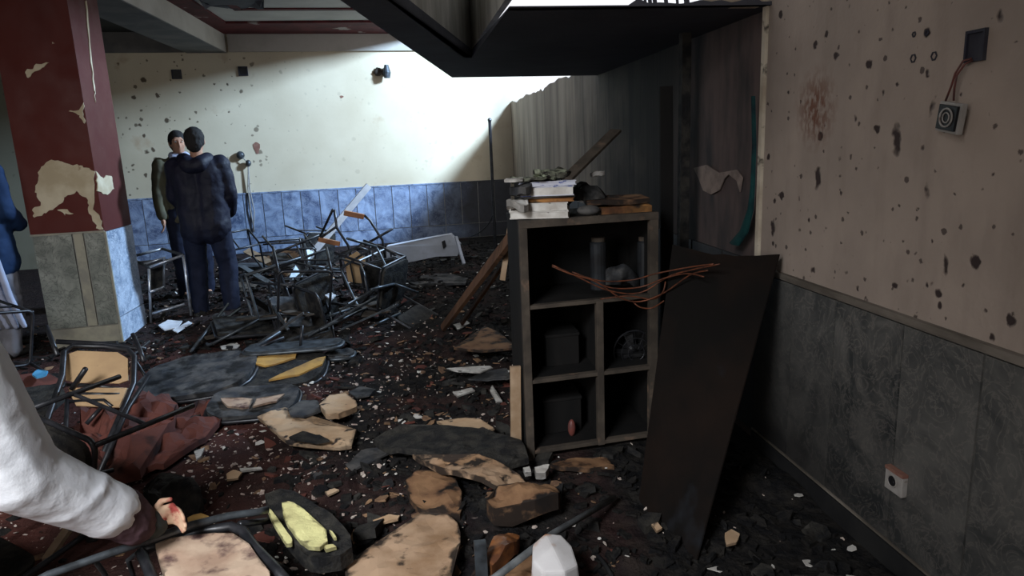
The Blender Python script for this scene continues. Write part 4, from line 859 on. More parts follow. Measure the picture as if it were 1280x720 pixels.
MB().plate(pl_([(196, 688), (226, 679), (268, 671), (292, 672), (306, 684), (322, 700), (338, 722), (340, 760), (216, 760), (206, 722), (198, 700)], .24), .02, .008, .008, rings=6, per=3, seed=41).build('seat', M['ply_dirty'], t)
ptube([[(300, 655, .25), (345, 650, .10), (352, 655, .02)], [(334, 700, .24), (356, 712, .1), (362, 716, .01)]], .012, M['steel'], 'leg', t)
# folded chair at the left with tan backrest
t = thing('folded_chair', 'burnt folding chair with a clean tan backrest, lying open in front of the pillar', 'chair', P(110, 560, 0))
K = lambda *a: [PP(p) for p in a]
def tb(runs, r, name, mat='steel'):
    for rn in runs: MB().tube(K(*rn), r, 8).build(name, M[mat], t, smooth=True)
tb([[(36, 575, 3.35), (58, 528, 3.55), (78, 470, 3.85), (80, 440, 4.0), (92, 432, 4.05), (130, 433, 4.07), (160, 437, 4.05), (168, 446, 4.0), (167, 480, 3.85), (150, 520, 3.6), (118, 594, 3.25)]], .016, 'back_frame')
tb([[(70, 427, 4.1), (130, 430, 4.15), (182, 437, 4.1)]], .014, 'top_rail')
tb([[(58, 408, 4.25), (72, 444, 4.05)], [(166, 418, 4.2), (176, 440, 4.05), (180, 452, 4.0)], [(186, 470, 3.9), (160, 510, 3.65), (125, 590, 3.2)], [(60, 522, 3.6), (46, 562, 3.35)]], .013, 'leg')
tb([[(82, 481, 3.9), (120, 482, 3.9), (166, 488, 3.9)], [(84, 492, 3.85), (150, 493, 3.85)], [(84, 502, 3.8), (130, 500, 3.8), (140, 508, 3.75)]], .009, 'stretcher')
tb([[(90, 486, 3.8), (107, 461, 3.75)]], .014, 'stub_tube')
MB().plate([P(x, y, d=d) for x, y, d in ((84, 444, 4.02), (98, 439, 4.05), (148, 441, 4.05), (161, 449, 4.02), (161, 476, 3.92), (150, 480, 3.9), (96, 479, 3.9), (84, 476, 3.92))], .012, .002, .003, rings=3, per=2, up=(0, -.8, .5)).build('backrest', M['ply'], t)
MB().plate([P(x, y, d=d) for x, y, d in ((86, 486, 3.9), (160, 486, 3.9), (150, 510, 3.75), (96, 508, 3.78))], .01, .003, .003, rings=3, per=2, up=(0, -.6, .7)).build('seat', M['ply'], t)
tb([[(84, 500, 3.8), (82, 545, 3.6), (80, 560, 3.5)], [(126, 510, 3.75), (108, 530, 3.7)]], .011, 'leg')
M['steel_mid'] = simple('smoke_grey_steel', (.17, .18, .185), (.09, .095, .10), 14, rough=.5, metal=.2, bump=.1)
# ================================================================ foreground boards, lumps and tubes
sheet('scorched_board', 'large tan scorched board at the bottom centre edge', 'board', [(432, 716), (450, 698), (480, 682), (512, 660), (528, 645), (560, 648), (574, 662), (576, 680), (568, 705), (560, 740), (440, 745)], .05, M['tan'], .02, .015, .012, 51)
sheet('scorched_board', 'smaller brown scorched board just behind the large tan one', 'board', [(508, 610), (524, 600), (550, 598), (570, 606), (578, 630), (575, 650), (560, 650), (552, 642), (526, 646), (512, 630)], .04, M['tan_dark'], .03, .012, .02, 52)
sheet('curved_board', 'long curled brown board pointing left, in front of the cabinet', 'board', [(516, 571), (540, 578), (575, 585), (600, 584), (630, 592), (655, 604), (660, 612), (640, 622), (620, 622), (595, 612), (565, 600), (535, 584)], .09, M['tan'], .02, .01, .03, 53, .03)
sheet('charred_log', 'brown charred chunk between the curled board and the steel tube', 'wood chunk', [(610, 650), (625, 634), (655, 624), (685, 622), (698, 630), (698, 644), (670, 652), (640, 656), (618, 660)], .05, M['tan_dark'], .07, .015, .03, 54, .03)
sheet('charred_sheet', 'broad black charred sheet behind the curled board', 'sheet', [(466, 552), (500, 540), (560, 541), (620, 548), (650, 560), (660, 580), (625, 590), (580, 582), (520, 572), (480, 562)], .07, M['char'], .03, .02, .02, 55, .01)
sheet('tan_board', 'diamond-shaped tan board beside the pale batten', 'board', [(546, 529), (575, 525), (600, 526), (618, 538), (596, 545), (566, 543)], .07, M['card'], .012, .006, .006, 56)
sheet('torn_cardboard', 'large torn cream cardboard with a black scorch in the middle of the carpet', 'cardboard', [(322, 524), (345, 515), (356, 512), (360, 524), (385, 526), (400, 534), (446, 537), (440, 560), (425, 565), (400, 560), (362, 556), (345, 545), (336, 534)], .05, M['card'], .012, .014, .015, 57)
sheet('black_scrap', 'black charred scrap lying on the torn cream cardboard', 'scrap', [(362, 548), (378, 541), (400, 545), (412, 552), (396, 555), (372, 552)], .085, M['char'], .01, .01, .006, 58)
sheet('folded_cardboard', 'folded tan and grey cardboard behind the torn cream piece', 'cardboard', [(400, 512), (412, 500), (432, 497), (445, 506), (446, 514), (424, 526), (408, 524)], .07, M['card'], .03, .01, .012, 59)
sheet('grey_vinyl_piece', 'grey vinyl piece left of the folded cardboard', 'scrap', [(360, 514), (378, 502), (398, 503), (402, 516), (380, 524), (364, 522)], .06, M['char_grey'], .012, .008, .01, 60)
sheet('brown_board', 'brown triangular board leaning in front of the leaning planks', 'board', [(568, 438), (590, 428), (606, 410), (620, 416), (640, 430), (640, 438), (600, 441)], .12, M['tan_dark'], .015, .01, .01, 61)
sheet('white_sheet', 'long white paper strip on the dark rubble left of the cabinet', 'paper', [(558, 462), (585, 460), (612, 458), (616, 461), (600, 467), (575, 466)], .1, M['paper'], .006, .006, .006, 62)
sheet('grey_sheet', 'pinkish grey sheet just below the long white paper strip', 'sheet', [(585, 474), (612, 464), (634, 462), (638, 474), (610, 476)], .09, M['char_grey'], .006, .006, .006, 63)
sheet('tan_board', 'long dull tan board lying at the cabinet\'s foot', 'board', [(688, 584), (720, 576), (760, 578), (768, 588), (735, 592), (700, 590)], .03, M['tan_dark'], .02, .008, .01, 64)
sheet('white_chunk', 'small white plaster chunk in front of the cabinet, left one', 'plaster', [(654, 590), (662, 588), (664, 596), (656, 597)], .06, M['paper'], .02, .004, .01, 65)
sheet('white_chunk', 'white plaster chunk in front of the cabinet, touching the dull tan board', 'plaster', [(668, 592), (680, 588), (687, 588), (682, 597), (670, 598)], .06, M['paper'], .03, .006, .01, 66)
mb = MB(); c = P(693, 745, .0); top_ = [(c.x+dx, c.y+dy, .17+dz) for dx, dy, dz in ((-.075, -.03, -.01), (-.06, .05, .0), (-.01, .085, .015), (.045, .08, .005), (.07, .03, -.01), (.072, -.05, -.03), (.02, -.09, -.02), (-.05, -.08, -.02))]
bot_ = [(x+(x-c.x)*.18, y+(y-c.y)*.18, .0) for x, y, z in top_]; mb.add(top_+bot_+[(c.x, c.y, .185)], [(i, (i+1) % 8, 16) for i in range(8)]+[(i+8, (i+1) % 8+8, (i+1) % 8, i) for i in range(8)]+[tuple(range(8, 16))[::-1]]); tag(mb.build('plaster_block', simple('white_plaster_with_rust', (.68, .66, .66), (.58, .55, .54), 6, c=(.42, .2, .1), csc=6, clo=.56, chi=.66), bevel=.008), 'white plaster block with rusty stain at the bottom edge', 'plaster')
sheet('glossy_chunk', 'orange-brown glossy splintered chunk left of the steel tube', 'wood chunk', [(610, 712), (618, 692), (636, 682), (650, 684), (646, 698), (628, 716), (616, 728)], .04, simple('amber_brown_wood', (.34, .13, .04), (.10, .04, .02), 10, rough=.35), .05, .008, .02, 68, .03)
sheet('glossy_chunk', 'brown scorched scrap beneath the white plaster block', 'wood chunk', [(585, 735), (600, 716), (640, 712), (665, 700), (672, 716), (664, 740)], .01, M['tan_dark'], .03, .01, .02, 69, .01)
t = thing('steel_tube', 'long thin steel tube lying diagonally toward the cabinet in the foreground', 'tube', P(620, 718, .1)); MB().tube([P(606, 732, .16), P(690, 668, .13), P(768, 622, .06)], .0125, 10).build('tube', M['steel_mid'], t, smooth=True)
t = thing('upright_tube', 'short black square post standing at the bottom edge left of the long tube', 'post', P(603, 720, 0)); a_ = P(603, 735, 0); MB().bar((a_.x, a_.y, 0), (a_.x, a_.y, P(603, 677, d=a_.y).z), .042, .03).build('post', M['steel_dull'], t, bevel=.002)
wires('black_loop', 'black cable loop on the ash right of the plaster block', [[(722, 684, 2.3), (738, 688, 2.25), (755, 704, 2.15), (770, 730, 2.05)]], M['blackpl'], .009)
# left part of the carpet
sheet('maroon_carpet', 'crumpled maroon carpet piece heaped in front of the folding chair', 'carpet', [(104, 560), (106, 525), (130, 520), (160, 508), (184, 500), (212, 506), (226, 520), (214, 548), (178, 560), (150, 590), (180, 602), (140, 604), (108, 590)], .02, M['maroon'], .05, .03, .12, 71, .05, rings=7)
sheet('maroon_carpet', 'smaller folded maroon carpet piece toward the round seats', 'carpet', [(170, 570), (200, 556), (230, 530), (258, 510), (285, 516), (280, 530), (250, 560), (205, 590), (175, 596)], .01, M['maroon'], .03, .02, .06, 72, .02, rings=6)
plank('pale wooden slat lying diagonally below the white sleeve', P(58, 700, .08), P(100, 640, .10), .03, .02, M['wood_pale'], 'wooden_slat', 'slat')
sheet('blue_scrap', 'small light blue plastic scrap near the man in blue', 'scrap', [(40, 469), (48, 464), (60, 465), (58, 470), (46, 473)], .12, M['bluescrap'], .012, .004, .01, 73)
sheet('black_table_top', 'black burnt table top behind the white sleeve, left edge', 'table top', [(0, 505), (30, 492), (75, 484), (84, 500), (50, 530), (10, 545), (-20, 530)], .16, M['char'], .03, .01, .02, 74)
sheet('dark_bundle', 'dark smouldered bundle of cloth beyond the hand of the man in white', 'bundle', [(180, 618), (205, 608), (235, 612), (254, 630), (250, 645), (222, 650), (190, 640)], .03, M['char'], .05, .02, .05, 75, .03)
sheet('ochre_foam_piece', 'ochre yellow foam piece between the hand and the chair frame', 'foam', [(235, 652), (252, 646), (262, 650), (248, 660), (238, 662)], .12, M['foam_o'], .02, .006, .01, 76)
for k, (lab, pix, mt) in enumerate([
    ('white plaster flake on the carpet, upper of three near the maroon folds', [(201, 533), (210, 527), (221, 528), (213, 537), (203, 537)], 'paper'),
    ('pinkish white flake right of the maroon folds, middle of three', [(212, 556), (222, 551), (233, 552), (228, 560), (215, 560)], 'paper'),
    ('pale triangular flake, lowest of three near the maroon folds', [(243, 566), (256, 561), (252, 572), (246, 576)], 'paper'),
    ('tan flake at the edge of the round seats', [(216, 514), (232, 509), (236, 514), (224, 519)], 'card'),
    ('tan flake on the carpet left of the cream cardboard', [(240, 540), (250, 536), (246, 542)], 'card'),
    ('pale tan chip low in the middle of the carpet', [(283, 595), (292, 590), (303, 592), (298, 600), (284, 602)], 'card'),
    ('thin white curl beside the pale tan chip', [(300, 588), (326, 585), (328, 587), (302, 591)], 'paper'),
    ('broad grey-white ash sheet below the folded cardboard', [(432, 583), (452, 564), (480, 560), (488, 566), (470, 576), (452, 580), (440, 590)], 'char_grey'),
    ('white-grey scrap on the carpet above the folded cardboard', [(436, 492), (450, 484), (470, 488), (462, 496), (446, 499)], 'char_grey'),
    ('white sheet near the desk frame, left of the pair', [(198, 407), (210, 401), (228, 402), (222, 411), (206, 414)], 'white'),
    ('white strip near the desk frame, right of the pair', [(216, 414), (236, 402), (240, 404), (222, 417)], 'white'),
    ('crumpled white paper at the standing man\'s heel', [(286, 406), (300, 399), (318, 399), (312, 405), (294, 409)], 'white'),
    ('small white scrap on top of the chair heap', [(406, 370), (414, 366), (420, 370), (414, 376)], 'white'),
    ('pale green scrap beside the maroon cover at the heap\'s foot', [(466, 382), (478, 370), (478, 378), (468, 388)], 'paper_green'),
    ('dull maroon cover at the foot of the heap', [(440, 402), (446, 388), (458, 390), (452, 412), (444, 412)], 'maroon'),
    ('cream wedge of board under the silver chair frame in the heap', [(338, 388), (346, 392), (358, 404), (352, 406), (342, 396)], 'card'),
    ('pale strip of foam beneath the slim grey seat shell', [(275, 434), (290, 431), (300, 432), (296, 437), (278, 438)], 'paper'),
    ('light paper scrap on dark rubble near the leaning planks', [(566, 406), (584, 402), (588, 405), (572, 413)], 'paper'),
    ('tan splinter by the large charred seat', [(405, 616), (418, 612), (424, 614), (410, 621)], 'card'),
    ('grey-white chip near the charred seat with yellow foam', [(388, 592), (398, 588), (404, 594), (394, 600)], 'char_grey'),
    ('pale torn paper standing beside the batten', [(612, 488), (616, 482), (620, 494), (628, 502), (620, 504)], 'paper'),
    ('tan scrap lying among rubble below the triangular brown board', [(566, 492), (590, 486), (594, 490), (572, 497)], 'paper'),
    ('dull cream flake on the ash beneath the leaning sheet', [(906, 668), (914, 662), (925, 668), (920, 682), (908, 684)], 'card'),
    ('small cream flake on the ash left of the leaning sheet', [(814, 658), (822, 656), (828, 662), (820, 666)], 'card'),
    ('tan bar-like scrap between the charred seat and the tan board', [(466, 652), (486, 646), (500, 647), (498, 652), (470, 656)], 'card'),
    ]):
    sheet('debris_flake', lab, 'debris', pix, .035 if pix[0][1] > 430 else (.30 if 'top of the chair heap' in lab else .06), M[mt], .008, .004, .008, 80+k)
for k, (a_, b_, lab) in enumerate([(((238, 440), .05), ((285, 380), .22), 'thin bluish steel tube lying across the left of the heap, crossing the white sheets'), (((255, 418), .08), ((300, 386), .16), 'second thin steel tube beside the standing man\'s feet'),
    (((300, 446), .10), ((350, 415), .2), 'steel tube between the two nearest round seats'), (((385, 420), .1), ((470, 372), .3), 'steel tube slanting through the heap toward the white panel'), (((400, 412), .15), ((458, 385), .2), 'short steel tube at the heap\'s foot by the maroon cover'),
    (((360, 412), .2), ((335, 372), .3), 'steel tube rising left at the front of the heap'), (((448, 415), .06), ((500, 392), .1), 'steel tube lying right of the maroon cover')]):
    t = thing('loose_tube', lab, 'tube', P(*a_[0], a_[1])); MB().tube([P(*a_[0], a_[1]), P(*b_[0], b_[1])], .012, 8).build('tube', M['steel_dull'], t, smooth=True)
# ================================================================ ash relief and countless crumbs
random.seed(11)
def hgt(x, y):
    h = .035*(noise.noise(V((x*2.1, y*2.1, 0)))+.5)+.02*noise.noise(V((x*7, y*7, 3)))+.010*noise.noise(V((x*19, y*19, 3)))
    burn = min(1, max(0, (x+1.5)/1.2))*1.0
    heap = math.exp(-(((x+.9)/1.3)**2+((y-7.2)/1.6)**2))*.16
    return max(-.01, h*(.35+.8*burn)-.012)+heap+.05*max(0, noise.noise(V((x*3.3, y*3.3, 9))))*burn
mb = MB(); X0, X1, Y0, Y1 = -4.0, 1.53, 1.2, 10.6; NX, NY = 230, 260; vs = []
for j in range(NY+1):
    y = Y0+(Y1-Y0)*(j/NY)**1.5
    for i in range(NX+1):
        x = X0+(X1-X0)*i/NX; vs.append((x, y, hgt(x, y)))
mb.add(vs, [(j*(NX+1)+i, j*(NX+1)+i+1, (j+1)*(NX+1)+i+1, (j+1)*(NX+1)+i) for j in range(NY) for i in range(NX)])
me = bpy.data.meshes.new('ash_layer'); me.from_pydata(mb.v, [], mb.f); me.materials.append(M['floor']); o = bpy.data.objects.new('ash_layer', me); COL.objects.link(o)
tag(o, 'uneven ash and trampled burnt carpet covering the floor', 'ash', kind='stuff')
def crumbs(name, label, cat, n, mat, smin, smax, region, flat=.35, seed=1, zoff=0):
    rnd = random.Random(seed); mb = MB(); k = 0
    while k < n:
        # density follows nearness so that the far floor is not overloaded
        y = 1.6+(8.9)*rnd.random()**1.7; x = -3.6+5.1*rnd.random()
        if rnd.random() > region(x, y): continue
        s = smin+(smax-smin)*rnd.random()**2.5; z = hgt(x, y)+zoff; a = rnd.random()*6.28; b = rnd.uniform(-.8, .8)*rnd.random(); c = rnd.uniform(-.8, .8)*rnd.random()
        Rm = Euler((b, c, a)).to_matrix(); m = rnd.randint(4, 6); el = rnd.uniform(.3, 1); th = s*flat*rnd.uniform(.3, 1); top = []; bot = []
        for i in range(m):
            w_ = i*2*math.pi/m; r = s*rnd.uniform(.6, 1.1); p = V((r*math.cos(w_), r*el*math.sin(w_), 0)); top.append(V((x, y, z+th))+Rm@p); bot.append(V((x, y, z))+Rm@(p*1.05)-V((0, 0, .0)))
        mb.add(top+bot, [tuple(range(m))]+[(i, m+i, m+(i+1) % m, (i+1) % m) for i in range(m)]); k += 1
    me = bpy.data.meshes.new(name); me.from_pydata(mb.v, [], mb.f); me.materials.append(mat); o = bpy.data.objects.new(name, me); COL.objects.link(o); return tag(o, label, cat, kind='stuff')
def dens(x, y):
    if x > 1.48 or (-3.05 < x < -2.45 and 5.8 < y < 6.5) or (.42 < x < 1.13 and 3.0 < y < 3.5) : return 0
    return .5+.5*noise.noise(V((x*1.4, y*1.4, 7)))
crumbs('char_flakes', 'black charred flakes strewn all over the floor', 'debris', 15000, M['ash'], .005, .045, lambda x, y: dens(x, y)*(1 if x > -.7+.0*y or y > 5 else .12), .5, 1)
crumbs('char_chunks', 'larger charcoal chunks among the ash', 'debris', 700, M['char'], .02, .08, lambda x, y: dens(x, y)*(1 if x > -.9 or y > 5.2 else .12), .6, 2)
crumbs('plaster_crumbs', 'tiny pinkish plaster crumbs on the carpet', 'debris', 4200, M['plaster_chip'], .003, .017, lambda x, y: .9*math.exp(-((x+1.0)/.75)**2-((y-3.6)/1.3)**2)+(.08 if x < .5 else .03)+.25*math.exp(-((x+.2)/.6)**2-((y-4.6)/1.2)**2), .5, 3, .004)
crumbs('wood_splinters', 'brown wood splinters and burnt board bits', 'debris', 700, M['splinter'], .01, .05, lambda x, y: (.12 if x < .5 else .02)+.6*math.exp(-((x-.0)/.7)**2-((y-3.9)/1.5)**2), .25, 4, .004)
crumbs('paper_bits', 'torn sooty paper bits scattered over the debris', 'debris', 420, M['paper'], .008, .04, lambda x, y: .12+.7*math.exp(-((x+.2)/.9)**2-((y-5.0)/1.6)**2), .1, 5, .01)
crumbs('carpet_shreds', 'shreds of maroon carpet in the rubble', 'debris', 450, M['maroon'], .01, .06, lambda x, y: (.12 if x < .5 else .02)+.8*math.exp(-((x+.1)/.9)**2-((y-5.2)/1.8)**2), .3, 6, .0)
# ================================================================ people
def caps(mb, runs, seg=12):
    for a_, ra, b_, rb in runs:
        a_ = V(a_); b_ = V(b_); n = max(2, int((b_-a_).length/.04)); pts = [a_.lerp(b_, i/n) for i in range(n+1)]; rs = [ra+(rb-ra)*i/n for i in range(n+1)]
        mb.tube(pts, rs, seg); mb.ell(a_, ra, nu=seg, nv=8); mb.ell(b_, rb, nu=seg, nv=8)
def grow(runs, name, mat, par, vox=.014, ells=(), disp=0, dsz=.08, smooth=4):
    mb = MB(); caps(mb, runs)
    for e in ells: mb.ell(*e[:2], rot=(e[2] if len(e) > 2 else None), nu=18, nv=12)
    mods = [('REMESH', dict(mode='VOXEL', voxel_size=vox)), ('SMOOTH', dict(iterations=smooth, factor=.5))]
    if disp: mods.append(('DISPLACE', dict(texture=cloudtex(dsz), strength=disp, mid_level=.5)))
    me_o = mb.build(name, mat, par, smooth=True, mods=None)
    me = me_o.data
    for t_, kw in mods:
        md = me_o.modifiers.new(t_.lower(), t_)
        for k, v in kw.items(): setattr(md, k, v)
    dg = bpy.context.evaluated_depsgraph_get(); dg.update(); nm = bpy.data.meshes.new_from_object(me_o.evaluated_get(dg)); me_o.modifiers.clear(); me_o.data = nm
    if not nm.materials: nm.materials.append(mat)
    for p in nm.polygons: p.use_smooth = True
    return me_o
def headells(c, s=1.0):      # head looking along +Y: skull, jaw, nose, brow, lips, ears
    c = V(c); E = []
    E.append((c+V((0, -.012, .02))*s, (.074*s, .094*s, .095*s))); E.append((c+V((0, .022, -.045))*s, (.058*s, .066*s, .066*s))); E.append((c+V((0, .058, -.088))*s, (.03*s, .028*s, .022*s)))
    E.append((c+V((0, .098, -.022))*s, (.014*s, .022*s, .022*s))); E.append((c+V((0, .088, .004))*s, (.009*s, .014*s, .03*s)))
    for q in (-1, 1):
        E.append((c+V((q*.03, .076, .026))*s, (.028*s, .014*s, .009*s))); E.append((c+V((q*.076, -.005, -.008))*s, (.012*s, .02*s, .032*s))); E.append((c+V((q*.036, .066, -.03))*s, (.022*s, .018*s, .02*s)))
    E.append((c+V((0, .082, -.056))*s, (.024*s, .014*s, .008*s))); E.append((c+V((0, .08, -.068))*s, (.02*s, .014*s, .007*s))); return E
def hand_runs(w, d, side, curl=.4, s=1.0, palm_n=None):   # wrist point, direction of the fingers, thumb side vector
    w = V(w); d = V(d).normalized(); side = V(side); side = (side-d*side.dot(d)).normalized(); n = d.cross(side) if palm_n is None else V(palm_n)
    n = (n-d*n.dot(d)).normalized(); r = [(w, .024*s, w+d*.045*s, .026*s)]
    for k, (off, ln) in enumerate(((.030, .072), (.010, .080), (-.010, .074), (-.028, .058))):
        b = w+d*.085*s+side*off*s; r.append((w+d*.03*s+side*off*.6*s, .017*s, b, .0125*s)); p = b; dd = d
        for j, f in enumerate((.45, .32, .23)):
            dd = (dd*math.cos(curl)+n*math.sin(curl)).normalized(); n2 = (n*math.cos(curl)-dd*0).normalized(); q_ = p+dd*ln*f*s; r.append((p, (.0095-.001*j)*s, q_, (.0088-.001*j)*s)); p = q_; 
    t0 = w+d*.03*s+side*.03*s; t1 = t0+(d*.6+side*.8).normalized()*.035*s; t2 = t1+(d*.9+side*.25+n*.3).normalized()*.032*s; r += [(w+d*.01*s+side*.012*s, .016*s, t0, .014*s), (t0, .013*s, t1, .011*s), (t1, .011*s, t2, .009*s)]
    return r
def man(label, loc, yaw, jacket, trousers, arms, stance=.13, bulk=1.0, hood=False, scarf=None, legs=None, skirt=False, long_shirt=None, H=1.75):
    t = thing('person', label, 'person', (0, 0, 0)); s = H/1.75
    sh = 1.44; body = [((0, 0, .95), .11, (0, .01, 1.15), .10), ((0, .01, 1.15), .10, (0, .01, 1.34), .10), ((-.14, 0, 1.39), .05, (.14, 0, 1.39), .05), ((0, -.01, 1.42), .062, (0, .012, 1.55), .055)]
    jk = [((-.07, .0, .84), .135*bulk, (-.07, .0, .93), .135*bulk), ((.07, .0, .84), .135*bulk, (.07, .0, .93), .135*bulk), ((-.07, .0, .93), .135*bulk, (-.08, 0, 1.15), .13*bulk), ((.07, 0, .93), .135*bulk, (.08, 0, 1.15), .13*bulk), ((-.08, 0, 1.15), .13*bulk, (-.09, -.01, 1.36), .125*bulk), ((.08, 0, 1.15), .13*bulk, (.09, -.01, 1.36), .125*bulk), ((-.17, 0, 1.40), .078*bulk, (.17, 0, 1.40), .078*bulk), ((-.06, -.01, 1.44), .07, (.06, -.01, 1.44), .07)]
    for q, (el, wr, hd, thumb) in zip((-1, 1), arms):
        S_ = V((q*.19, 0, 1.41)); el = V(el); wr = V(wr); body += [(S_, .05, el, .042), (el, .042, wr, .028)]; body += hand_runs(wr, hd, thumb, .35)
        jk += [(S_, .082*bulk, el, .066*bulk), (el, .066*bulk, wr-(wr-el).normalized()*.02, .052*bulk)]
    if skirt: jk += [((-.08, 0, .95), .15, (-.08, 0, .75), .165), ((.08, 0, .95), .15, (.08, 0, .75), .165)]
    tr = [((-.06, 0, .96), .13, (.06, 0, .96), .13)]
    L_ = legs or [((-.10, 0, .93), (-stance, .03, .50), (-stance, -.02, .09)), ((.10, 0, .93), (stance, .03, .50), (stance, -.02, .09))]
    for hp, kn, an in L_:
        body += [(hp, .075, kn, .05), (kn, .048, an, .035), (an, .035, V(an)+V((0, .1, -.05)), .03)]; tr += [(hp, .115, kn, .092), (kn, .090, V(an)+V((0, 0, -.01)), .074)]
    b = grow(body, 'body', M['skin'], t, .012, headells((0, .02, 1.63)))
    j = grow(jk, 'jacket', M[jacket], t, .014, disp=.03, dsz=.12); 
    k = grow(tr, 'trousers', M[trousers], t, .014, disp=.025, dsz=.1)
    if long_shirt: grow([((0, 0, .5), .17, (0, 0, .85), .15), ((-.11, .0, .3), .11, (-.08, 0, .8), .13), ((.11, 0, .3), .11, (.08, 0, .8), .13)], 'loose_trousers', M[long_shirt], t, .014, disp=.03)
    for hp, kn, an in L_:
        an = V(an); grow([(an+V((0, -.04, -.045)), .042, an+V((0, .14, -.055)), .034)], 'shoe', M['shoe'], t, .01, [(an+V((0, .06, -.06)), (.048, .13, .03))])
    hc = V((0, .02, 1.63)); mb = []
    grow([], 'hair', M['hair'], t, .009, [(hc+V((0, -.022, .035)), (.086, .098, .096)), (hc+V((0, -.06, -.015)), (.072, .06, .085)), (hc+V((-.05, -.02, .01)), (.036, .06, .06)), (hc+V((.05, -.02, .01)), (.036, .06, .06))], disp=.012, dsz=.02, smooth=2)
    if hood: grow([((-.10, -.03, 1.47), .065, (-.05, -.13, 1.43), .07), ((.10, -.03, 1.47), .065, (.05, -.13, 1.43), .07), ((-.05, -.13, 1.42), .07, (.05, -.13, 1.42), .07)], 'hood', M[jacket], t, .013, disp=.02)
    if scarf: grow([((-.06, .05, 1.49), .045, (.06, .05, 1.49), .045), ((-.06, -.02, 1.50), .045, (.06, -.02, 1.50), .045), ((0, .09, 1.46), .04, (0, .12, 1.36), .03)], 'scarf', M[scarf], t, .012, disp=.01)
    for q in (-1, 1): 
        MB().ell(hc+V((q*.03, .083, .008)), (.012, .008, .006), nu=8, nv=6).build('eye', M['paper'], t, smooth=True); MB().ell(hc+V((q*.03, .0895, .008)), (.005, .004, .005), nu=8, nv=6).build('pupil', M['hair'], t)
    t.scale = (s, s, s); t.location = loc; t.rotation_euler.z = math.radians(yaw); return t
fA = P(272, 396, 0)
man('man in a bulky dark navy hooded jacket and jeans, back to the camera', (fA.x, fA.y, .0), 2, 'navy', 'jeans', [((-.23, .03, 1.14), (-.17, .20, .97), (.5, .5, -.4), (0, 0, 1)), ((.24, .02, 1.14), (.18, .18, .96), (-.5, .5, -.4), (0, 0, 1))], .15, 1.15, hood=True, H=1.74,
    legs=[((-.10, 0, .93), (-.13, .04, .50), (-.14, 0, .09)), ((.10, 0, .93), (.14, .04, .50), (.15, -.04, .09))])
fB = P(248, 372, 0)
man('man in an olive jacket and grey scarf, half hidden behind the man in navy', (fB.x, fB.y, 0), 205, 'olive', 'jeans', [((-.25, .02, 1.13), (-.22, .14, .92), (.2, .4, -.8), (1, 0, 0)), ((.25, .02, 1.13), (.24, .07, .88), (0, .2, -1), (0, 1, 0))], .11, .95, scarf='stripe', H=1.75)
fC = P(6, 446, 0)
man('man at the left edge in a blue jacket and loose pale grey trousers', (fC.x, fC.y, 0), -20, 'bluejac', 'grey_cloth', [((-.24, .0, 1.12), (-.2, .14, .95), (.1, .5, -.8), (0, 1, 0)), ((.23, .02, 1.13), (.16, .2, 1.0), (-.8, .4, 0), (0, 0, 1))], .11, 1.12, skirt=True, long_shirt='grey_cloth', H=1.78)
# pale folds of the loose trousers of the man in blue
pC = [o for o in COL.objects if o.get('label', '').startswith('man at the left edge')][0]
for k in range(4):
    x = .04+.055*k; L0 = wl(pC); grow([(L0+V((x, -.15+.02*k, .80)), .022, L0+V((x+.03, -.13+.02*k, .5)), .026), (L0+V((x+.03, -.13+.02*k, .5)), .026, L0+V((x+.07, -.09+.02*k, .26)), .02)], 'cloth_fold', M['stripe'], pC, .01)
# crouching man in white, mostly outside the frame: only his arm reaches in
W0 = thing('person', 'man in white reaching in from the left edge, only sleeve and hand seen', 'person', (-1.75, 1.5, 0))
sho = P(-62, 462, d=1.76); elb = P(20, 590, d=1.86); wri = P(180, 655, d=2.12); hand = P(205, 655, d=2.16)
hip = V((-2.05, 1.35, .62)); neck = V((sho.x-.18, sho.y+.05, sho.z+.06)); hd = neck+V((.03, .12, .17))
print('sho', sho, 'elb', elb, 'wri', wri, 'hand', hand, 'hd', hd)
fd = (hand-wri).normalized()
body = [(hip, .14, neck, .13), (neck, .06, hd+V((0, 0, -.06)), .055), (sho, .05, elb, .042), (elb, .042, wri, .030)]
body += [(hip+V((.05, -.1, 0)), .08, hip+V((.35, -.12, -.12)), .055), (hip+V((.35, -.12, -.12)), .055, hip+V((.1, -.15, -.52)), .035), (hip+V((.0, .12, 0)), .08, hip+V((.3, .28, -.1)), .055), (hip+V((.3, .28, -.1)), .055, hip+V((.12, .28, -.52)), .035)]
lo_sh = neck+V((-.15, -.2, -.02)); body += [(lo_sh, .05, lo_sh+V((.02, -.04, -.22)), .042), (lo_sh+V((.02, -.04, -.22)), .042, lo_sh+V((-.05, -.05, -.42)), .028)]+hand_runs(lo_sh+V((-.05, -.05, -.42)), (0, .1, -1), (1, 0, 0))
grow(body, 'body', M['skin'], W0, .012, headells(hd))
hr = hand_runs(wri+fd*.01+V((0, 0, .015)), (.75, .35, -.05), (0, 0, 1), .85, .88, palm_n=(.1, -.7, -.6)); grow(hr, 'hand', M['skin_stained'], W0, .0045, smooth=2)
up_ = [(sho+V((-.05, 0, .04)), .15, elb, .105), (elb, .102, elb.lerp(wri, .45), .088), (elb.lerp(wri, .4), .088, elb.lerp(wri, .66), .084), (elb.lerp(wri, .66), .086, elb.lerp(wri, .72)+V((0, 0, .005)), .082)]
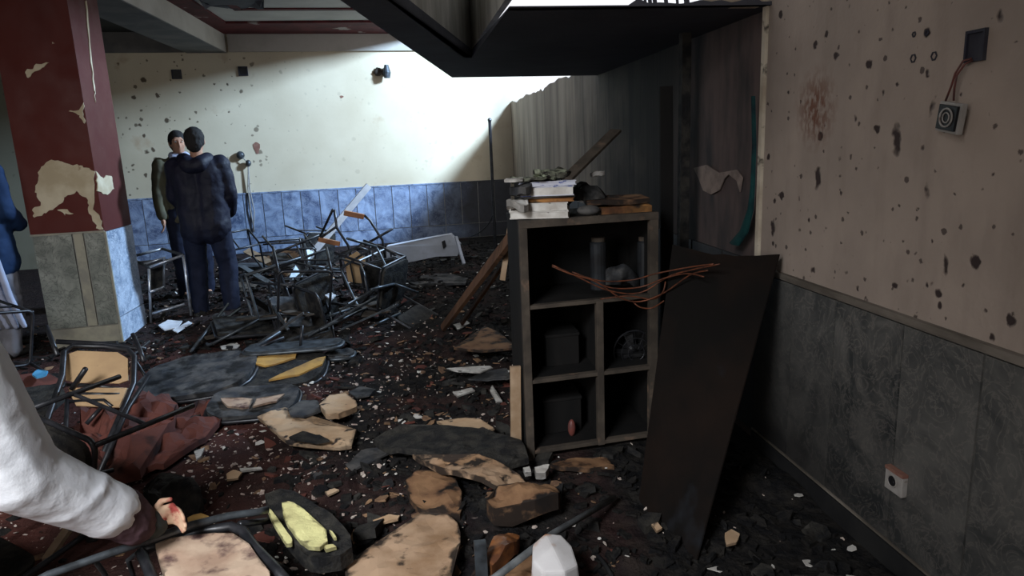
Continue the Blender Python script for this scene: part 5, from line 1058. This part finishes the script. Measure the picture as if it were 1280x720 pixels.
for k in range(5):
    t_ = .08+.1*k; c_ = elb.lerp(wri, t_); ax_ = (wri-elb).normalized(); s1 = ax_.cross(V((0, 0, 1))).normalized(); s2 = s1.cross(ax_); ph = 2.2+k*1.3; rr_ = .092-.012*t_
    p_ = [c_+ax_*(.02*j_)+(s1*math.cos(ph+.5*j_)+s2*math.sin(ph+.5*j_))*(rr_-.006) for j_ in range(5)]
    up_ += [(p_[j_], .011, p_[j_+1], .011) for j_ in range(4)]
grow(up_, 'sleeve', M['tunic'], W0, .009, disp=.018, dsz=.22, smooth=8)
grow([(hip, .2, neck+V((0, 0, -.03)), .17), (neck+V((-.1, -.2, -.02)), .09, neck+V((.08, .05, -.02)), .11), (hip+V((.1, 0, -.05)), .2, hip+V((.2, .05, -.2)), .2)], 'tunic', M['tunic'], W0, .014, disp=.04, dsz=.12)
up2 = lo_sh+V((.02, -.04, -.22)); grow([(lo_sh, .09, up2, .08), (up2, .08, lo_sh+V((-.04, -.05, -.40)), .06)], 'sleeve', M['tunic'], W0, .012, disp=.03)
grow([(elb.lerp(wri, .76), .078, elb.lerp(wri, .90)+V((0, 0, -.01)), .070)], 'cuff', M['cuff'], W0, .008, disp=.02, dsz=.05)
grow([(elb.lerp(wri, .9), .055, wri+fd*.03, .046)], 'inner_cuff', M['greencuff'], W0, .007, disp=.01, dsz=.05)
grow([(hip+V((.05, -.1, 0)), .12, hip+V((.35, -.12, -.12)), .1), (hip+V((.35, -.12, -.12)), .1, hip+V((.1, -.15, -.5)), .08), (hip+V((.0, .12, 0)), .12, hip+V((.3, .28, -.1)), .1), (hip+V((.3, .28, -.1)), .1, hip+V((.12, .28, -.5)), .08)], 'trousers', M['tunic'], W0, .014, disp=.03)
for q in (V((.1, -.15, -.55)), V((.12, .28, -.55))): grow([(hip+q+V((-.04, 0, -.03)), .04, hip+q+V((.14, 0, -.035)), .034)], 'shoe', M['shoe'], W0, .01)
grow([], 'hair', M['hair'], W0, .01, [(hd+V((0, -.02, .035)), (.084, .096, .094)), (hd+V((0, -.06, -.015)), (.07, .06, .085))], disp=.01, dsz=.02)
